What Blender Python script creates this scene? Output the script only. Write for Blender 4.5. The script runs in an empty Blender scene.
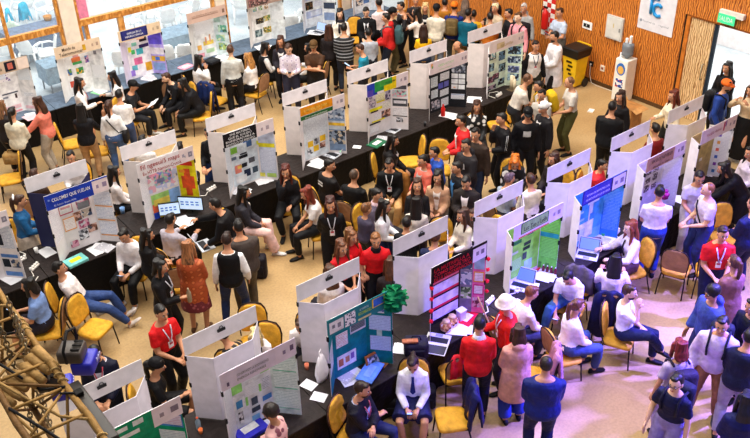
import bpy, bmesh, math, random
import numpy as np
from mathutils import Vector, Matrix
random.seed(7)
PI = math.pi
C = bpy.context.scene.collection
R_ = math.radians

# ---------------------------------------------------------------- camera model
CAM_H = 8.8
YAW, PITCH, ROLL, FPX = 0.653033797, 0.569034423, -0.0291051737, 879.367425
def cam_rot():
    cy, sy = math.cos(YAW), math.sin(YAW); cp, sp = math.cos(PITCH), math.sin(PITCH)
    F = np.array([sy*cp, cy*cp, -sp]); r = np.array([cy, -sy, 0.0]); u = np.cross(r, F)
    c, s = math.cos(ROLL), math.sin(ROLL)
    return c*r + s*u, -s*r + c*u, F
CR, CU, CF = cam_rot()
def ray(px, py):
    return CR*(px-375.0) - CU*(py-219.0) + CF*FPX
def at(px, py, z=0.0):
    d = ray(px, py); t = (z-CAM_H)/d[2]
    return Vector((d[0]*t, d[1]*t, z))
cam = bpy.data.cameras.new('camera'); cam.sensor_width = 36; cam.lens = 36*FPX/750
cam.clip_end = 200
cam_o = bpy.data.objects.new('camera', cam); C.objects.link(cam_o)
M = Matrix.Identity(4)
for i in range(3):
    M[i][0], M[i][1], M[i][2] = CR[i], CU[i], -CF[i]
M[2][3] = CAM_H
cam_o.matrix_world = M
bpy.context.scene.camera = cam_o

# ---------------------------------------------------------------- materials
def lin(h):
    h = h.lstrip('#')
    out = []
    for i in (0, 2, 4):
        v = int(h[i:i+2], 16)/255
        out.append(v/12.92 if v <= .04045 else ((v+.055)/1.055)**2.4)
    return (*out, 1)
MATS = {}
def new_mat(name):
    m = bpy.data.materials.new(name); m.use_nodes = True
    nt = m.node_tree; b = nt.nodes['Principled BSDF']
    return m, nt, b
def N(nt, t, **kw):
    n = nt.nodes.new(t)
    for k, v in kw.items():
        if k in n.inputs: n.inputs[k].default_value = v
        else: setattr(n, k, v)
    return n
def ramp(nt, stops, interp='LINEAR'):
    n = nt.nodes.new('ShaderNodeValToRGB'); cr = n.color_ramp; cr.interpolation = interp
    while len(cr.elements) < len(stops): cr.elements.new(.5)
    for e, (p, c) in zip(cr.elements, stops): e.position = p; e.color = lin(c) if isinstance(c, str) else c
    return n
def shade(h, k):
    h = h.lstrip('#'); v = [max(0, min(255, int(int(h[i:i+2], 16)*k))) for i in (0, 2, 4)]
    return '#%02x%02x%02x' % tuple(v)
def mat(spec, rough=.6, metal=0.0):
    """'#rrggbb' plain cloth or paint; 'text:#bg:#fg' ruled text; 'photo:#a:#b:#c'; 'stripe:', 'plaid:', 'dots:' fabrics;
    'metal:', 'plastic:', 'glow:', 'fuzzy:' finishes"""
    key = (spec, rough, metal)
    if key in MATS: return MATS[key]
    kind, *cs = spec.split(':') if not spec.startswith('#') else ('cloth', spec)
    m, nt, b = new_mat(kind+'_'+(cs[0].lstrip('#') if cs else 'x'))
    L = nt.links.new
    b.inputs['Roughness'].default_value = rough; b.inputs['Metallic'].default_value = metal
    b.inputs['Specular IOR Level'].default_value = .35
    tc = N(nt, 'ShaderNodeTexCoord')
    if kind in ('cloth', 'fuzzy'):
        n = N(nt, 'ShaderNodeTexNoise', Scale=9.0 if kind == 'cloth' else 60.0, Detail=4.0); L(tc.outputs['Object'], n.inputs['Vector'])
        r = ramp(nt, [(.3, shade(cs[0], .86)), (.7, shade(cs[0], 1.07))]); L(n.outputs['Fac'], r.inputs['Fac'])
        L(r.outputs['Color'], b.inputs['Base Color'])
        n2 = N(nt, 'ShaderNodeTexNoise', Scale=14.0, Detail=3.0); L(tc.outputs['Object'], n2.inputs['Vector'])
        bp = N(nt, 'ShaderNodeBump', Strength=.6, Distance=.03); L(n2.outputs['Fac'], bp.inputs['Height']); L(bp.outputs['Normal'], b.inputs['Normal'])
        b.inputs['Specular IOR Level'].default_value = .15
    elif kind in ('plastic', 'metal', 'skin', 'paper', 'board'):
        n = N(nt, 'ShaderNodeTexNoise', Scale=6.0, Detail=3.0); L(tc.outputs['Object'], n.inputs['Vector'])
        r = ramp(nt, [(.3, shade(cs[0], .95)), (.7, shade(cs[0], 1.03))]); L(n.outputs['Fac'], r.inputs['Fac'])
        L(r.outputs['Color'], b.inputs['Base Color'])
        if kind == 'metal': b.inputs['Metallic'].default_value = .8; b.inputs['Roughness'].default_value = .4
        if kind == 'plastic': b.inputs['Roughness'].default_value = .4
        if kind == 'skin':
            b.inputs['Roughness'].default_value = .5
    elif kind == 'hair':
        n = N(nt, 'ShaderNodeTexNoise', Scale=45.0, Detail=3.0); mp = N(nt, 'ShaderNodeMapping'); mp.inputs['Scale'].default_value = (1, 1, .12)
        L(tc.outputs['Object'], mp.inputs['Vector']); L(mp.outputs['Vector'], n.inputs['Vector'])
        r = ramp(nt, [(.3, shade(cs[0], .55)), (.7, shade(cs[0], 1.35))]); L(n.outputs['Fac'], r.inputs['Fac'])
        L(r.outputs['Color'], b.inputs['Base Color']); b.inputs['Roughness'].default_value = .45
        bp = N(nt, 'ShaderNodeBump', Strength=.5, Distance=.01); L(n.outputs['Fac'], bp.inputs['Height']); L(bp.outputs['Normal'], b.inputs['Normal'])
    elif kind == 'text':
        w = N(nt, 'ShaderNodeTexWave', wave_type='BANDS', bands_direction='Z', Scale=12.0); L(tc.outputs['Object'], w.inputs['Vector'])
        n = N(nt, 'ShaderNodeTexNoise', Scale=40.0, Detail=1.0); L(tc.outputs['Object'], n.inputs['Vector'])
        mu = N(nt, 'ShaderNodeMath', operation='MULTIPLY'); L(w.outputs['Fac'], mu.inputs[0]); L(n.outputs['Fac'], mu.inputs[1])
        mixc = '#'+''.join('%02x' % int(int(cs[0].lstrip('#')[i:i+2], 16)*.45+int(cs[1].lstrip('#')[i:i+2], 16)*.55) for i in (0, 2, 4))
        r = ramp(nt, [(.28, cs[0]), (.42, mixc)]); L(mu.outputs[0], r.inputs['Fac']); L(r.outputs['Color'], b.inputs['Base Color'])
    elif kind == 'photo':
        v = N(nt, 'ShaderNodeTexVoronoi', Scale=float(cs[3]) if len(cs) > 3 else 16.0); L(tc.outputs['Object'], v.inputs['Vector'])
        sp = N(nt, 'ShaderNodeSeparateColor'); L(v.outputs['Color'], sp.inputs['Color'])
        r = ramp(nt, [(0, cs[0]), (.35, cs[1]), (.7, cs[2]), (.9, shade(cs[0], .6))], 'CONSTANT'); L(sp.outputs[0], r.inputs['Fac'])
        L(r.outputs['Color'], b.inputs['Base Color'])
    elif kind == 'stripe':
        w = N(nt, 'ShaderNodeTexWave', wave_type='BANDS', bands_direction=cs[2] if len(cs) > 2 else 'Z', Scale=float(cs[3]) if len(cs) > 3 else 5.0); L(tc.outputs['Object'], w.inputs['Vector'])
        r = ramp(nt, [(.0, cs[0]), (.78, cs[1])], 'CONSTANT'); L(w.outputs['Fac'], r.inputs['Fac']); L(r.outputs['Color'], b.inputs['Base Color'])
    elif kind == 'plaid':
        w1 = N(nt, 'ShaderNodeTexWave', wave_type='BANDS', bands_direction='Z', Scale=3.2); w2 = N(nt, 'ShaderNodeTexWave', wave_type='BANDS', bands_direction='X', Scale=3.2)
        L(tc.outputs['Object'], w1.inputs['Vector']); L(tc.outputs['Object'], w2.inputs['Vector'])
        a = N(nt, 'ShaderNodeMath', operation='ADD'); L(w1.outputs['Fac'], a.inputs[0]); L(w2.outputs['Fac'], a.inputs[1])
        r = ramp(nt, [(.0, cs[0]), (.5, cs[0]), (.62, cs[1]), (.95, cs[2])]); hm = N(nt, 'ShaderNodeMath', operation='MULTIPLY'); hm.inputs[1].default_value = .5
        L(a.outputs[0], hm.inputs[0]); L(hm.outputs[0], r.inputs['Fac']); L(r.outputs['Color'], b.inputs['Base Color'])
    elif kind == 'dots':
        v = N(nt, 'ShaderNodeTexVoronoi', Scale=float(cs[2]) if len(cs) > 2 else 13.0); L(tc.outputs['Object'], v.inputs['Vector'])
        r = ramp(nt, [(.0, cs[1]), (.33, cs[1]), (.4, cs[0])]); L(v.outputs['Distance'], r.inputs['Fac']); L(r.outputs['Color'], b.inputs['Base Color'])
    elif kind == 'glow':
        b.inputs['Base Color'].default_value = lin(cs[0]); b.inputs['Emission Color'].default_value = lin(cs[0]); b.inputs['Emission Strength'].default_value = float(cs[1]) if len(cs) > 1 else .6
    elif kind == 'glass':
        b.inputs['Base Color'].default_value = lin(cs[0]); b.inputs['Roughness'].default_value = .02; b.inputs['Alpha'].default_value = float(cs[1])
    MATS[key] = m
    return m

# ---------------------------------------------------------------- mesh collecting
class MB:
    def __init__(s): s.v = []; s.f = []; s.mi = []; s.mats = []
    def m(s, spec):
        if spec not in s.mats: s.mats.append(spec)
        return s.mats.index(spec)
    def add(s, vs, fs, spec):
        b = len(s.v); s.v += [tuple(v) for v in vs]; i = s.m(spec)
        for f in fs: s.f.append([k+b for k in f]); s.mi.append(i)
    def quad(s, a, b, c, d, spec): s.add([a, b, c, d], [(0, 1, 2, 3)], spec)
    def box(s, c, d, spec, rot=None, bev=0):
        hx, hy, hz = d[0]/2, d[1]/2, d[2]/2
        if bev:
            bm = bmesh.new(); bmesh.ops.create_cube(bm, size=1)
            for v in bm.verts: v.co = Vector((v.co.x*d[0], v.co.y*d[1], v.co.z*d[2]))
            bmesh.ops.bevel(bm, geom=list(bm.edges), offset=bev, segments=2, affect='EDGES', profile=.5)
            bm.verts.ensure_lookup_table()
            vs = [v.co.copy() for v in bm.verts]; fs = [[v.index for v in f.verts] for f in bm.faces]; bm.free()
        else:
            vs = [Vector((x*hx, y*hy, z*hz)) for x in (-1, 1) for y in (-1, 1) for z in (-1, 1)]
            fs = [(0, 1, 3, 2), (4, 6, 7, 5), (0, 4, 5, 1), (2, 3, 7, 6), (0, 2, 6, 4), (1, 5, 7, 3)]
        if rot is not None: vs = [rot @ v for v in vs]
        c = Vector(c); s.add([v+c for v in vs], fs, spec)
    def span(s, lo, hi, spec, bev=0):
        s.box([(a+b)/2 for a, b in zip(lo, hi)], [b-a for a, b in zip(lo, hi)], spec, None, bev)
    def tube(s, pts, rad, spec, n=8, cap=True):
        pts = [Vector(p) for p in pts]
        if not hasattr(rad, '__len__'): rad = [rad]*len(pts)
        rings = []; prev = None
        for i, p in enumerate(pts):
            t = (pts[min(i+1, len(pts)-1)]-pts[max(i-1, 0)])
            if t.length < 1e-7: t = Vector((0, 0, 1))
            t.normalize()
            if prev is None:
                u = t.cross(Vector((0, 0, 1)))
                if u.length < .05: u = t.cross(Vector((0, 1, 0)))
            else: u = prev-t*prev.dot(t)
            u.normalize(); prev = u; w = t.cross(u)
            rings.append([p+(u*math.cos(a)+w*math.sin(a))*rad[i] for a in [2*PI*k/n for k in range(n)]])
        s.rings(rings, spec, cap)
    def rings(s, rings, spec, cap=True):
        n = len(rings[0]); vs = [v for r in rings for v in r]; fs = []
        for i in range(len(rings)-1):
            for k in range(n):
                a, b = i*n+k, i*n+(k+1) % n
                fs.append((a, b, b+n, a+n))
        if cap: fs.append(tuple(range(n-1, -1, -1))); fs.append(tuple(range((len(rings)-1)*n, len(rings)*n)))
        s.add(vs, fs, spec)
    def ell(s, c, r, spec, axes=None, nu=12, nv=8, fn=None):
        c = Vector(c); ax = axes or (Vector((1, 0, 0)), Vector((0, 1, 0)), Vector((0, 0, 1)))
        vs = []; fs = []
        for j in range(nv+1):
            ph = PI*j/nv
            for i in range(nu):
                th = 2*PI*i/nu; q = [math.sin(ph)*math.cos(th), math.sin(ph)*math.sin(th), -math.cos(ph)]
                q = [q[k]*r[k] for k in range(3)]
                if fn: q = fn(q)
                vs.append(c+ax[0]*q[0]+ax[1]*q[1]+ax[2]*q[2])
        for j in range(nv):
            for i in range(nu):
                a, b = j*nu+i, j*nu+(i+1) % nu; fs.append((a, b, b+nu, a+nu))
        s.add(vs, fs, spec)
    def lathe(s, c, prof, spec, n=16):
        c = Vector(c)
        s.rings([[c+Vector((r*math.cos(a), r*math.sin(a), z)) for a in [2*PI*k/n for k in range(n)]] for r, z in prof], spec)
    def build(s, name, parent=None, smooth=False, loc=None, rough=.6):
        me = bpy.data.meshes.new(name); me.from_pydata(s.v, [], s.f)
        for sp in s.mats: me.materials.append(mat(sp, rough) if isinstance(sp, str) else sp)
        me.polygons.foreach_set('material_index', s.mi)
        if smooth: me.polygons.foreach_set('use_smooth', [True]*len(me.polygons))
        bm = bmesh.new(); bm.from_mesh(me); bmesh.ops.remove_doubles(bm, verts=bm.verts, dist=1e-5)
        bmesh.ops.recalc_face_normals(bm, faces=bm.faces); bm.to_mesh(me); bm.free()
        o = bpy.data.objects.new(name, me); C.objects.link(o)
        if parent is not None: o.parent = parent
        if loc is not None: o.location = loc
        return o
def tag(o, label=None, cat=None, group=None, kind=None):
    if label: o['label'] = label
    if cat: o['category'] = cat
    if group: o['group'] = group
    if kind: o['kind'] = kind
    return o
def thing(name, label, cat, loc=(0, 0, 0), rz=0, group=None):
    o = bpy.data.objects.new(name, None); C.objects.link(o); o.empty_display_size = .1
    o.location = loc; o.rotation_euler = (0, 0, rz)
    return tag(o, label, cat, group)
def single(mb, name, label, cat, loc=(0, 0, 0), rz=0, group=None, smooth=False):
    o = mb.build(name, None, smooth); o.location = loc; o.rotation_euler = (0, 0, rz)
    return tag(o, label, cat, group)
def struct(mb, name, **k):
    o = mb.build(name, None, **k); o['kind'] = 'structure'; return o
def dup(root, loc, rz, label=None, group=None):
    r = root.copy(); C.objects.link(r); r.location = loc; r.rotation_euler = (0, 0, rz)
    if label: r['label'] = label
    if group: r['group'] = group
    for ch in list(root.children):
        c = ch.copy(); C.objects.link(c); c.parent = r
        for g in list(ch.children):
            d = g.copy(); C.objects.link(d); d.parent = c
    return r
FONT_CACHE = {}
def text_mb(mb, s, org, ux, uy, height, spec, width=None, thick=.002, bold=0.0):
    """lay a line of lettering on the plane org + ux*x + uy*y (left-aligned, baseline at org)"""
    key = (s, bold)
    if key not in FONT_CACHE:
        cu = bpy.data.curves.new('lettering', 'FONT'); cu.body = s; cu.size = 1; cu.resolution_u = 2; cu.offset = bold
        o = bpy.data.objects.new('lettering', cu); C.objects.link(o); dg = bpy.context.evaluated_depsgraph_get()
        me = bpy.data.meshes.new_from_object(o.evaluated_get(dg))
        FONT_CACHE[key] = ([tuple(v.co) for v in me.vertices], [tuple(p.vertices) for p in me.polygons])
        bpy.data.objects.remove(o); bpy.data.curves.remove(cu); bpy.data.meshes.remove(me)
    vs, fs = FONT_CACHE[key]
    if not vs: return
    x0 = min(v[0] for v in vs); x1 = max(v[0] for v in vs)
    k = height/.72; kx = k if width is None else width/(x1-x0)
    org, ux, uy = Vector(org), Vector(ux), Vector(uy); nrm = ux.cross(uy)
    mb.add([org+ux*((v[0]-x0)*kx)+uy*(v[1]*k)+nrm*thick for v in vs], fs, spec)
def facing(a):
    """world rotation about Z for somebody who faces the ground direction a (0 = to the camera's right, 90 = away from it)"""
    cy, sy = math.cos(YAW), math.sin(YAW); c, s = math.cos(R_(a)), math.sin(R_(a))
    fx, fy = c*cy+s*sy, -c*sy+s*cy
    return math.atan2(-fx, fy)
# ---------------------------------------------------------------- the hall
def floor_mat(name, c0, c1, c2, rough, sc=.5):
    m, nt, b = new_mat(name); L = nt.links.new; tc = N(nt, 'ShaderNodeTexCoord')
    n = N(nt, 'ShaderNodeTexNoise', Scale=sc, Detail=9.0, Roughness=.62); L(tc.outputs['Object'], n.inputs['Vector'])
    r = ramp(nt, [(.3, c0), (.5, c1), (.72, c2)]); L(n.outputs['Fac'], r.inputs['Fac'])
    n2 = N(nt, 'ShaderNodeTexNoise', Scale=26.0, Detail=5.0); L(tc.outputs['Object'], n2.inputs['Vector'])
    r2 = ramp(nt, [(.35, '#d8d8d8'), (.6, '#ffffff')]); L(n2.outputs['Fac'], r2.inputs['Fac'])
    mx = N(nt, 'ShaderNodeMix', data_type='RGBA', blend_type='MULTIPLY'); mx.inputs['Factor'].default_value = .5
    L(r.outputs['Color'], mx.inputs[6]); L(r2.outputs['Color'], mx.inputs[7]); L(mx.outputs[2], b.inputs['Base Color'])
    b.inputs['Roughness'].default_value = rough; return m
FLOOR = floor_mat('polished_concrete', '#a58355', '#b89766', '#c6a97c', .45)
mb = MB(); mb.span((-6, -2, -.2), (16.3, 19.15, 0), FLOOR); struct(mb, 'floor')
WHITE_FLOOR = floor_mat('white_terrazzo', '#aebcc6', '#ccd8de', '#e6eef0', .3, 1.2)
mb = MB(); mb.span((-2, 19.15, -.2), (26, 40, -.005), WHITE_FLOOR); struct(mb, 'ground_outside')
mb = MB(); mb.span((16.3, -2, -.2), (26, 19.15, -.005), WHITE_FLOOR); struct(mb, 'floor_corridor')

def wood_mat(name, dark, mid, light):
    m, nt, b = new_mat(name); L = nt.links.new; tc = N(nt, 'ShaderNodeTexCoord')
    mp = N(nt, 'ShaderNodeMapping'); mp.inputs['Scale'].default_value = (1, 1, .13); L(tc.outputs['Object'], mp.inputs['Vector'])
    nz = N(nt, 'ShaderNodeTexNoise', Scale=7.0, Detail=2.0); L(mp.outputs['Vector'], nz.inputs['Vector'])
    mp2 = N(nt, 'ShaderNodeMapping'); mp2.inputs['Scale'].default_value = (1, 1, .5); L(tc.outputs['Object'], mp2.inputs['Vector'])
    w = N(nt, 'ShaderNodeTexWave', wave_type='BANDS', bands_direction='Y', Scale=6.2, Distortion=7.0, Detail=2.0); w.inputs['Detail Scale'].default_value = 1.6
    L(mp2.outputs['Vector'], w.inputs['Vector'])
    n3 = N(nt, 'ShaderNodeTexNoise', Scale=22.0, Detail=3.0); L(mp.outputs['Vector'], n3.inputs['Vector'])
    a = N(nt, 'ShaderNodeMath', operation='MULTIPLY_ADD'); a.inputs[1].default_value = .55; L(w.outputs['Fac'], a.inputs[0])
    a2 = N(nt, 'ShaderNodeMath', operation='MULTIPLY'); a2.inputs[1].default_value = .5; L(n3.outputs['Fac'], a2.inputs[0]); L(a2.outputs[0], a.inputs[2])
    r = ramp(nt, [(.16, dark), (.42, mid), (.72, light)]); L(a.outputs[0], r.inputs['Fac']); L(r.outputs['Color'], b.inputs['Base Color'])
    bp = N(nt, 'ShaderNodeBump', Strength=.6, Distance=.02); L(a.outputs[0], bp.inputs['Height']); L(bp.outputs['Normal'], b.inputs['Normal'])
    b.inputs['Roughness'].default_value = .5; return m
WOOD = wood_mat('slatted_wood', '#6a3008', '#b4601a', '#dc8836')
WOODL = wood_mat('pale_slatted_wood', '#8a5f35', '#c79a62', '#ecc896')
WX = 16.15
mb = MB()
DY0, DY1, DZ = 6.2, 10.08, 2.27
mb.span((WX, DY1, 0), (WX+.15, 19.2, 4.6), WOOD)
mb.span((WX, DY0, DZ), (WX+.15, DY1, 4.6), WOOD)
mb.span((WX, -2, 0), (WX+.15, DY0, 4.6), WOOD)
struct(mb, 'wall_right')
mb = MB(); mb.span((WX-.02, DY1+.02, 0), (WX-.001, 19.1, .09), '#5a4026'); struct(mb, 'baseboard_right')
# door: one pale slatted leaf standing shut, its neighbour open to a bright corridor
mb = MB(); mb.span((WX-.012, DY1-.012, 0), (WX+.1, DY1+.03, DZ+.02), '#2a1a10'); mb.span((WX-.012, DY1-.1, 0), (WX+.1, DY1-.012, DZ), '#c8742a'); mb.span((WX-.012, DY0, DZ), (WX+.1, DY1, DZ+.03), '#8a4a1a')
d1 = struct(mb, 'door_1')
mb = MB(); mb.span((WX+.02, 9.42, .01), (WX+.07, DY1-.1, DZ-.01), WOODL); mb.build('door_leaf', d1)
mb = MB(); mb.span((WX+.0, 9.33, .01), (WX+.06, 9.40, DZ-.01), '#26303c'); mb.build('open_door_edge', d1)
mb = MB(); mb.tube([(WX+.02, 9.5, 1.0), (WX-.05, 9.5, 1.0), (WX-.05, 9.5, 1.35), (WX+.02, 9.5, 1.35)], .012, 'metal:#b0a890'); mb.build('door_handle', d1, True)
mb = MB(); mb.span((20.5, -2, 0), (20.6, 19.0, 4.2), 'board:#eef2f4'); struct(mb, 'wall_corridor')

# glazed wall
WY = 19.15
frame = wood_mat('orange_timber', '#a0601c', '#c98432', '#e0a050')
def glazed(n, x0, x1, tr=(1.93, 2.07), bars=()):
    mb = MB()
    mb.span((x0, WY, 0), (x0+.075, WY+.1, 4.2), frame); mb.span((x1-.075, WY, 0), (x1, WY+.1, 4.2), frame)
    mb.span((x0+.075, WY, tr[0]), (x1-.075, WY+.1, tr[1]), frame); mb.span((x0+.075, WY, 0), (x1-.075, WY+.1, .08), frame)
    for x in bars: mb.span((x-.035, WY+.01, .08), (x+.035, WY+.09, 4.2), frame)
    w = struct(mb, 'window_%d' % n)
    mb = MB(); mb.quad((x0+.07, WY+.05, .07), (x1-.07, WY+.05, .07), (x1-.07, WY+.05, 4.2), (x0+.07, WY+.05, 4.2), 'glass:#f4fbff:0.10'); mb.build('window_pane', w)
glazed(1, 2.0, 6.06, bars=(3.4, 4.86,))
glazed(2, 6.40, 9.86, bars=())
glazed(3, 10.12, 13.72)
glazed(4, 13.98, 16.1)
mb = MB(); mb.span((6.56, WY+.02, .08), (6.64, WY+.12, 1.93), frame); mb.span((7.36, WY+.02, .08), (7.5, WY+.12, 1.93), frame); struct(mb, 'door_2')
for i, (a, b) in enumerate([(6.06, 6.40), (9.86, 10.12), (13.72, 13.98)]):
    mb = MB(); mb.span((a, WY-.05, 0), (b, WY+.14, 4.2), 'board:#ead9c4'); struct(mb, 'pillar_%d' % (i+1))
mb = MB(); mb.span((-2, 39.9, 0), (26, 40, 6), 'board:#dfe8ee'); struct(mb, 'wall_outside')
mb = MB(); mb.span((-2, WY, 4.2), (16.3, WY+.14, 4.6), 'board:#ead9c4'); struct(mb, 'beam_window')

# things on the timber wall
def wallrect(mb, y0, y1, z0, z1, spec, off=.0, t=.02): mb.span((WX-t-off, min(y0, y1), z0), (WX-off-.001, max(y0, y1), z1), spec)
p = thing('wall_poster', 'white hanging poster with a blue letter emblem on the timber wall', 'poster', (0, 0, 0))
mb = MB(); wallrect(mb, 11.27, 10.36, 1.69, 2.75, 'paper:#e3e1e6', 0, .012); mb.build('poster_sheet', p)
uy, uz = (0, -1, 0), (0, 0, 1)
mb = MB()
def stroke(pts, r): mb.tube([(WX-.02, y, z) for y, z in pts], r, 'plastic:#1f8fd0', 8)
# rounded letters r and c
stroke([(10.97, 2.08), (10.97, 2.42)], .035); stroke([(10.97, 2.36), (10.93, 2.42), (10.86, 2.44), (10.78, 2.43)], .034)
stroke([(10.71, 2.27), (10.76, 2.31), (10.83, 2.31), (10.89, 2.26), (10.90, 2.17), (10.86, 2.09), (10.79, 2.06), (10.71, 2.09)], .038)
mb.build('letter_emblem', p, True)
mb = MB(); text_mb(mb, 'facultad de', (WX-.013, 11.14, 1.86), uy, uz, .045, '#9aa0aa', width=.32); text_mb(mb, 'regional', (WX-.013, 10.72, 1.86), uy, uz, .045, '#9aa0aa', width=.25)
mb.ell((WX-.014, 11.19, 1.88), (.004, .035, .035), '#9aa0aa'); mb.build('small_lettering', p)
p = thing("wall_mounted_cabinet", 'pale grey metal electric cabinet door on the timber wall', 'cabinet')
mb = MB(); wallrect(mb, 12.08, 11.62, 1.24, 1.78, 'plastic:#cfccc4', 0, .05); mb.build('cabinet_box', p)
mb = MB(); wallrect(mb, 12.05, 11.65, 1.27, 1.75, 'plastic:#dad7cf', .05, .012); mb.build('cabinet_door', p)
mb = MB(); wallrect(mb, 11.70, 11.67, 1.46, 1.54, '#8a8a88', .062, .012); mb.build('latch', p); mb = MB(); wallrect(mb, 11.87, 11.85, 1.52, 1.62, '#c8b060', .062, .004); mb.build('warning_sticker', p)
p = thing('switch_plate', 'white switch plate with black keys beside the electric cabinet', 'switch')
mb = MB(); wallrect(mb, 12.78, 12.50, 1.26, 1.44, 'plastic:#f4f4f2', 0, .02); mb.build('plate', p)
mb = MB(); wallrect(mb, 12.74, 12.56, 1.31, 1.39, 'plastic:#151515', .02, .008); wallrect(mb, 12.66, 12.64, 1.33, 1.38, 'plastic:#e8e8e8', .028, .004); mb.build('keys', p)
p = thing('wall_socket', 'black wall socket with a white plug near the yellow bin', 'socket')
mb = MB(); wallrect(mb, 12.46, 12.34, .40, .52, 'plastic:#1c1c1c', 0, .02); mb.build('plate', p)
mb = MB(); wallrect(mb, 12.41, 12.38, .44, .47, 'plastic:#f0f0f0', .02, .03); mb.tube([(WX-.04, 12.40, .44), (WX-.05, 12.38, .2), (WX-.06, 12.30, .02), (WX-.09, 12.1, .01), (WX-.05, 11.6, .01)], .008, 'plastic:#e0dcd0'); mb.build('plug_and_cord', p)
p = thing('wall_socket', 'white wall socket left of the water dispenser', 'socket')
mb = MB(); wallrect(mb, 12.12, 12.0, .38, .52, 'plastic:#e9e2d4', 0, .02); mb.build('plate', p)
mb = MB(); wallrect(mb, 12.09, 12.03, .42, .48, 'plastic:#8a4a3a', .02, .004); mb.build('keys', p)
p = thing('exit_sign', 'green SALIDA exit sign above the bright doorway', 'sign')
mb = MB(); wallrect(mb, 9.32, 8.78, 2.52, 2.62, 'plastic:#e8e0d6', 0, .09); mb.build('lamp_housing', p)
mb = MB(); wallrect(mb, 9.32, 8.94, 2.36, 2.55, 'glow:#3fd08a:0.5', .09, .012)
text_mb(mb, 'SALIDA', (WX-.1025, 9.29, 2.41), uy, uz, .10, '#eafff2', width=.31); mb.build('sign_panel', p)
# fire extinguisher with its striped board
p = thing("wall_mounted_board", 'red and white chequered board behind the fire extinguisher', 'board')
mb = MB()
for j in range(9):
    for i in range(3):
        wallrect(mb, 14.05-i*.13, 14.05-(i+1)*.13, .75+j*.12, .75+(j+1)*.12, '#d02a24' if (i+j) % 2 else '#f4efe8', 0, .012)
mb.build('chequered_panel', p)
p = thing("wall_mounted_extinguisher", 'red fire extinguisher hanging on the chequered board', 'extinguisher', (WX-.12, 13.86, .95))
mb = MB(); mb.lathe((0, 0, 0), [(.03, 0), (.08, .01), (.085, .05), (.085, .38), (.07, .44), (.035, .48), (.025, .52)], 'plastic:#c81c18'); mb.build('cylinder_body', p, True)
mb = MB(); mb.box((0, 0, .55), (.03, .12, .05), '#151515', None, .008); mb.tube([(0, .05, .54), (-.02, .11, .45), (-.02, .10, .2)], .012, '#151515'); mb.build('valve_and_hose', p)
# water dispenser
wd = at(622, 103, 0); wd = Vector((WX-.24, 11.26, 0))
p = thing('water_dispenser', 'white floor water dispenser with an upturned bottle against the timber wall', 'dispenser', wd)
mb = MB(); mb.span((-.17, -.17, 0), (.17, .17, 1.02), 'plastic:#f2eee4', .02)
mb.build('cabinet', p)
mb = MB(); mb.quad((-.172, .10, .66), (-.172, -.1, .66), (-.172, -.1, .92), (-.172, .1, .92), 'plastic:#f6f2e8'); mb.ell((-.172, 0, .79), (.004, .12, .15), 'plastic:#2b6fc4'); mb.ell((-.175, 0, .77), (.004, .085, .10), 'plastic:#e8b45a'); mb.box((-.172, .0, .45), (.006, .2, .2), 'photo:#2a4aa0:#f0f0f0:#c03030:26'); mb.build('label_panel', p)
mb = MB(); mb.lathe((0, 0, 1.02), [(.04, 0), (.07, .03), (.13, .08), (.135, .14), (.125, .16), (.135, .19), (.135, .30), (.12, .34), (.05, .35)], 'glass:#7d8a94:0.75'); mb.build('water_bottle', p, True)
for q_, l_, h_ in (((.02, -.03, 1.37), 'taller stack of white cups on top of the water dispenser bottle', .17), ((.0, .06, 1.37), 'shorter stack of white cups on top of the water dispenser bottle', .1), ((-.05, .12, 1.02), 'white cup on the dispenser cabinet beside the bottle', .1)):
    mb = MB(); mb.lathe((0, 0, 0), [(.03, 0), (.035, h_*.9), (.03, h_)], 'plastic:#f7f7f7', 10); single(mb, 'paper_cup', l_, 'cup', Vector(q_)+wd)
# yellow wheeled bin
p = thing('wheeled_bin', 'yellow wheeled bin with a black liner over its rim', 'bin', (15.66, 12.5, 0), R_(0)); BS = .8
mb = MB(); mb.rings([[Vector((sx*w*.8, sy*d*.8, z)) for sx, sy in ((-1, -1), (1, -1), (1, 1), (-1, 1))] for w, d, z in ((.2, .2, .06), (.21, .21, .1), (.27, .27, .92), (.29, .29, .96))], 'plastic:#efc31a'); mb.build('bin_body', p)
mb = MB(); mb.rings([[Vector((sx*w*.8, sy*d*.8, z)) for sx, sy in ((-1, -1), (1, -1), (1, 1), (-1, 1))] for w, d, z in ((.285, .285, .78), (.31, .31, .9), (.315, .315, .98), (.27, .27, 1.0))], 'plastic:#14110f'); mb.build('bin_liner', p)
mb = MB(); mb.tube([(.24, -.19, .99), (.28, -.19, 1.0), (.28, .19, 1.0), (.24, .19, .99)], .015, 'plastic:#efc31a'); mb.build('handle', p)
for s in (-1, 1):
    mb = MB(); mb.tube([(.17, s*.19, .1), (.17, s*.23, .1)], .1, 'plastic:#222222', 14); mb.build('wheel', p)
mb = MB(); 
for k in range(4): mb.box((-.205+k*.006, .02*(-1)**k, .66-k*.1), (.012, .16-.02*k, .05), '#3a2c08')
mb.build('dark_lettering', p)
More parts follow.
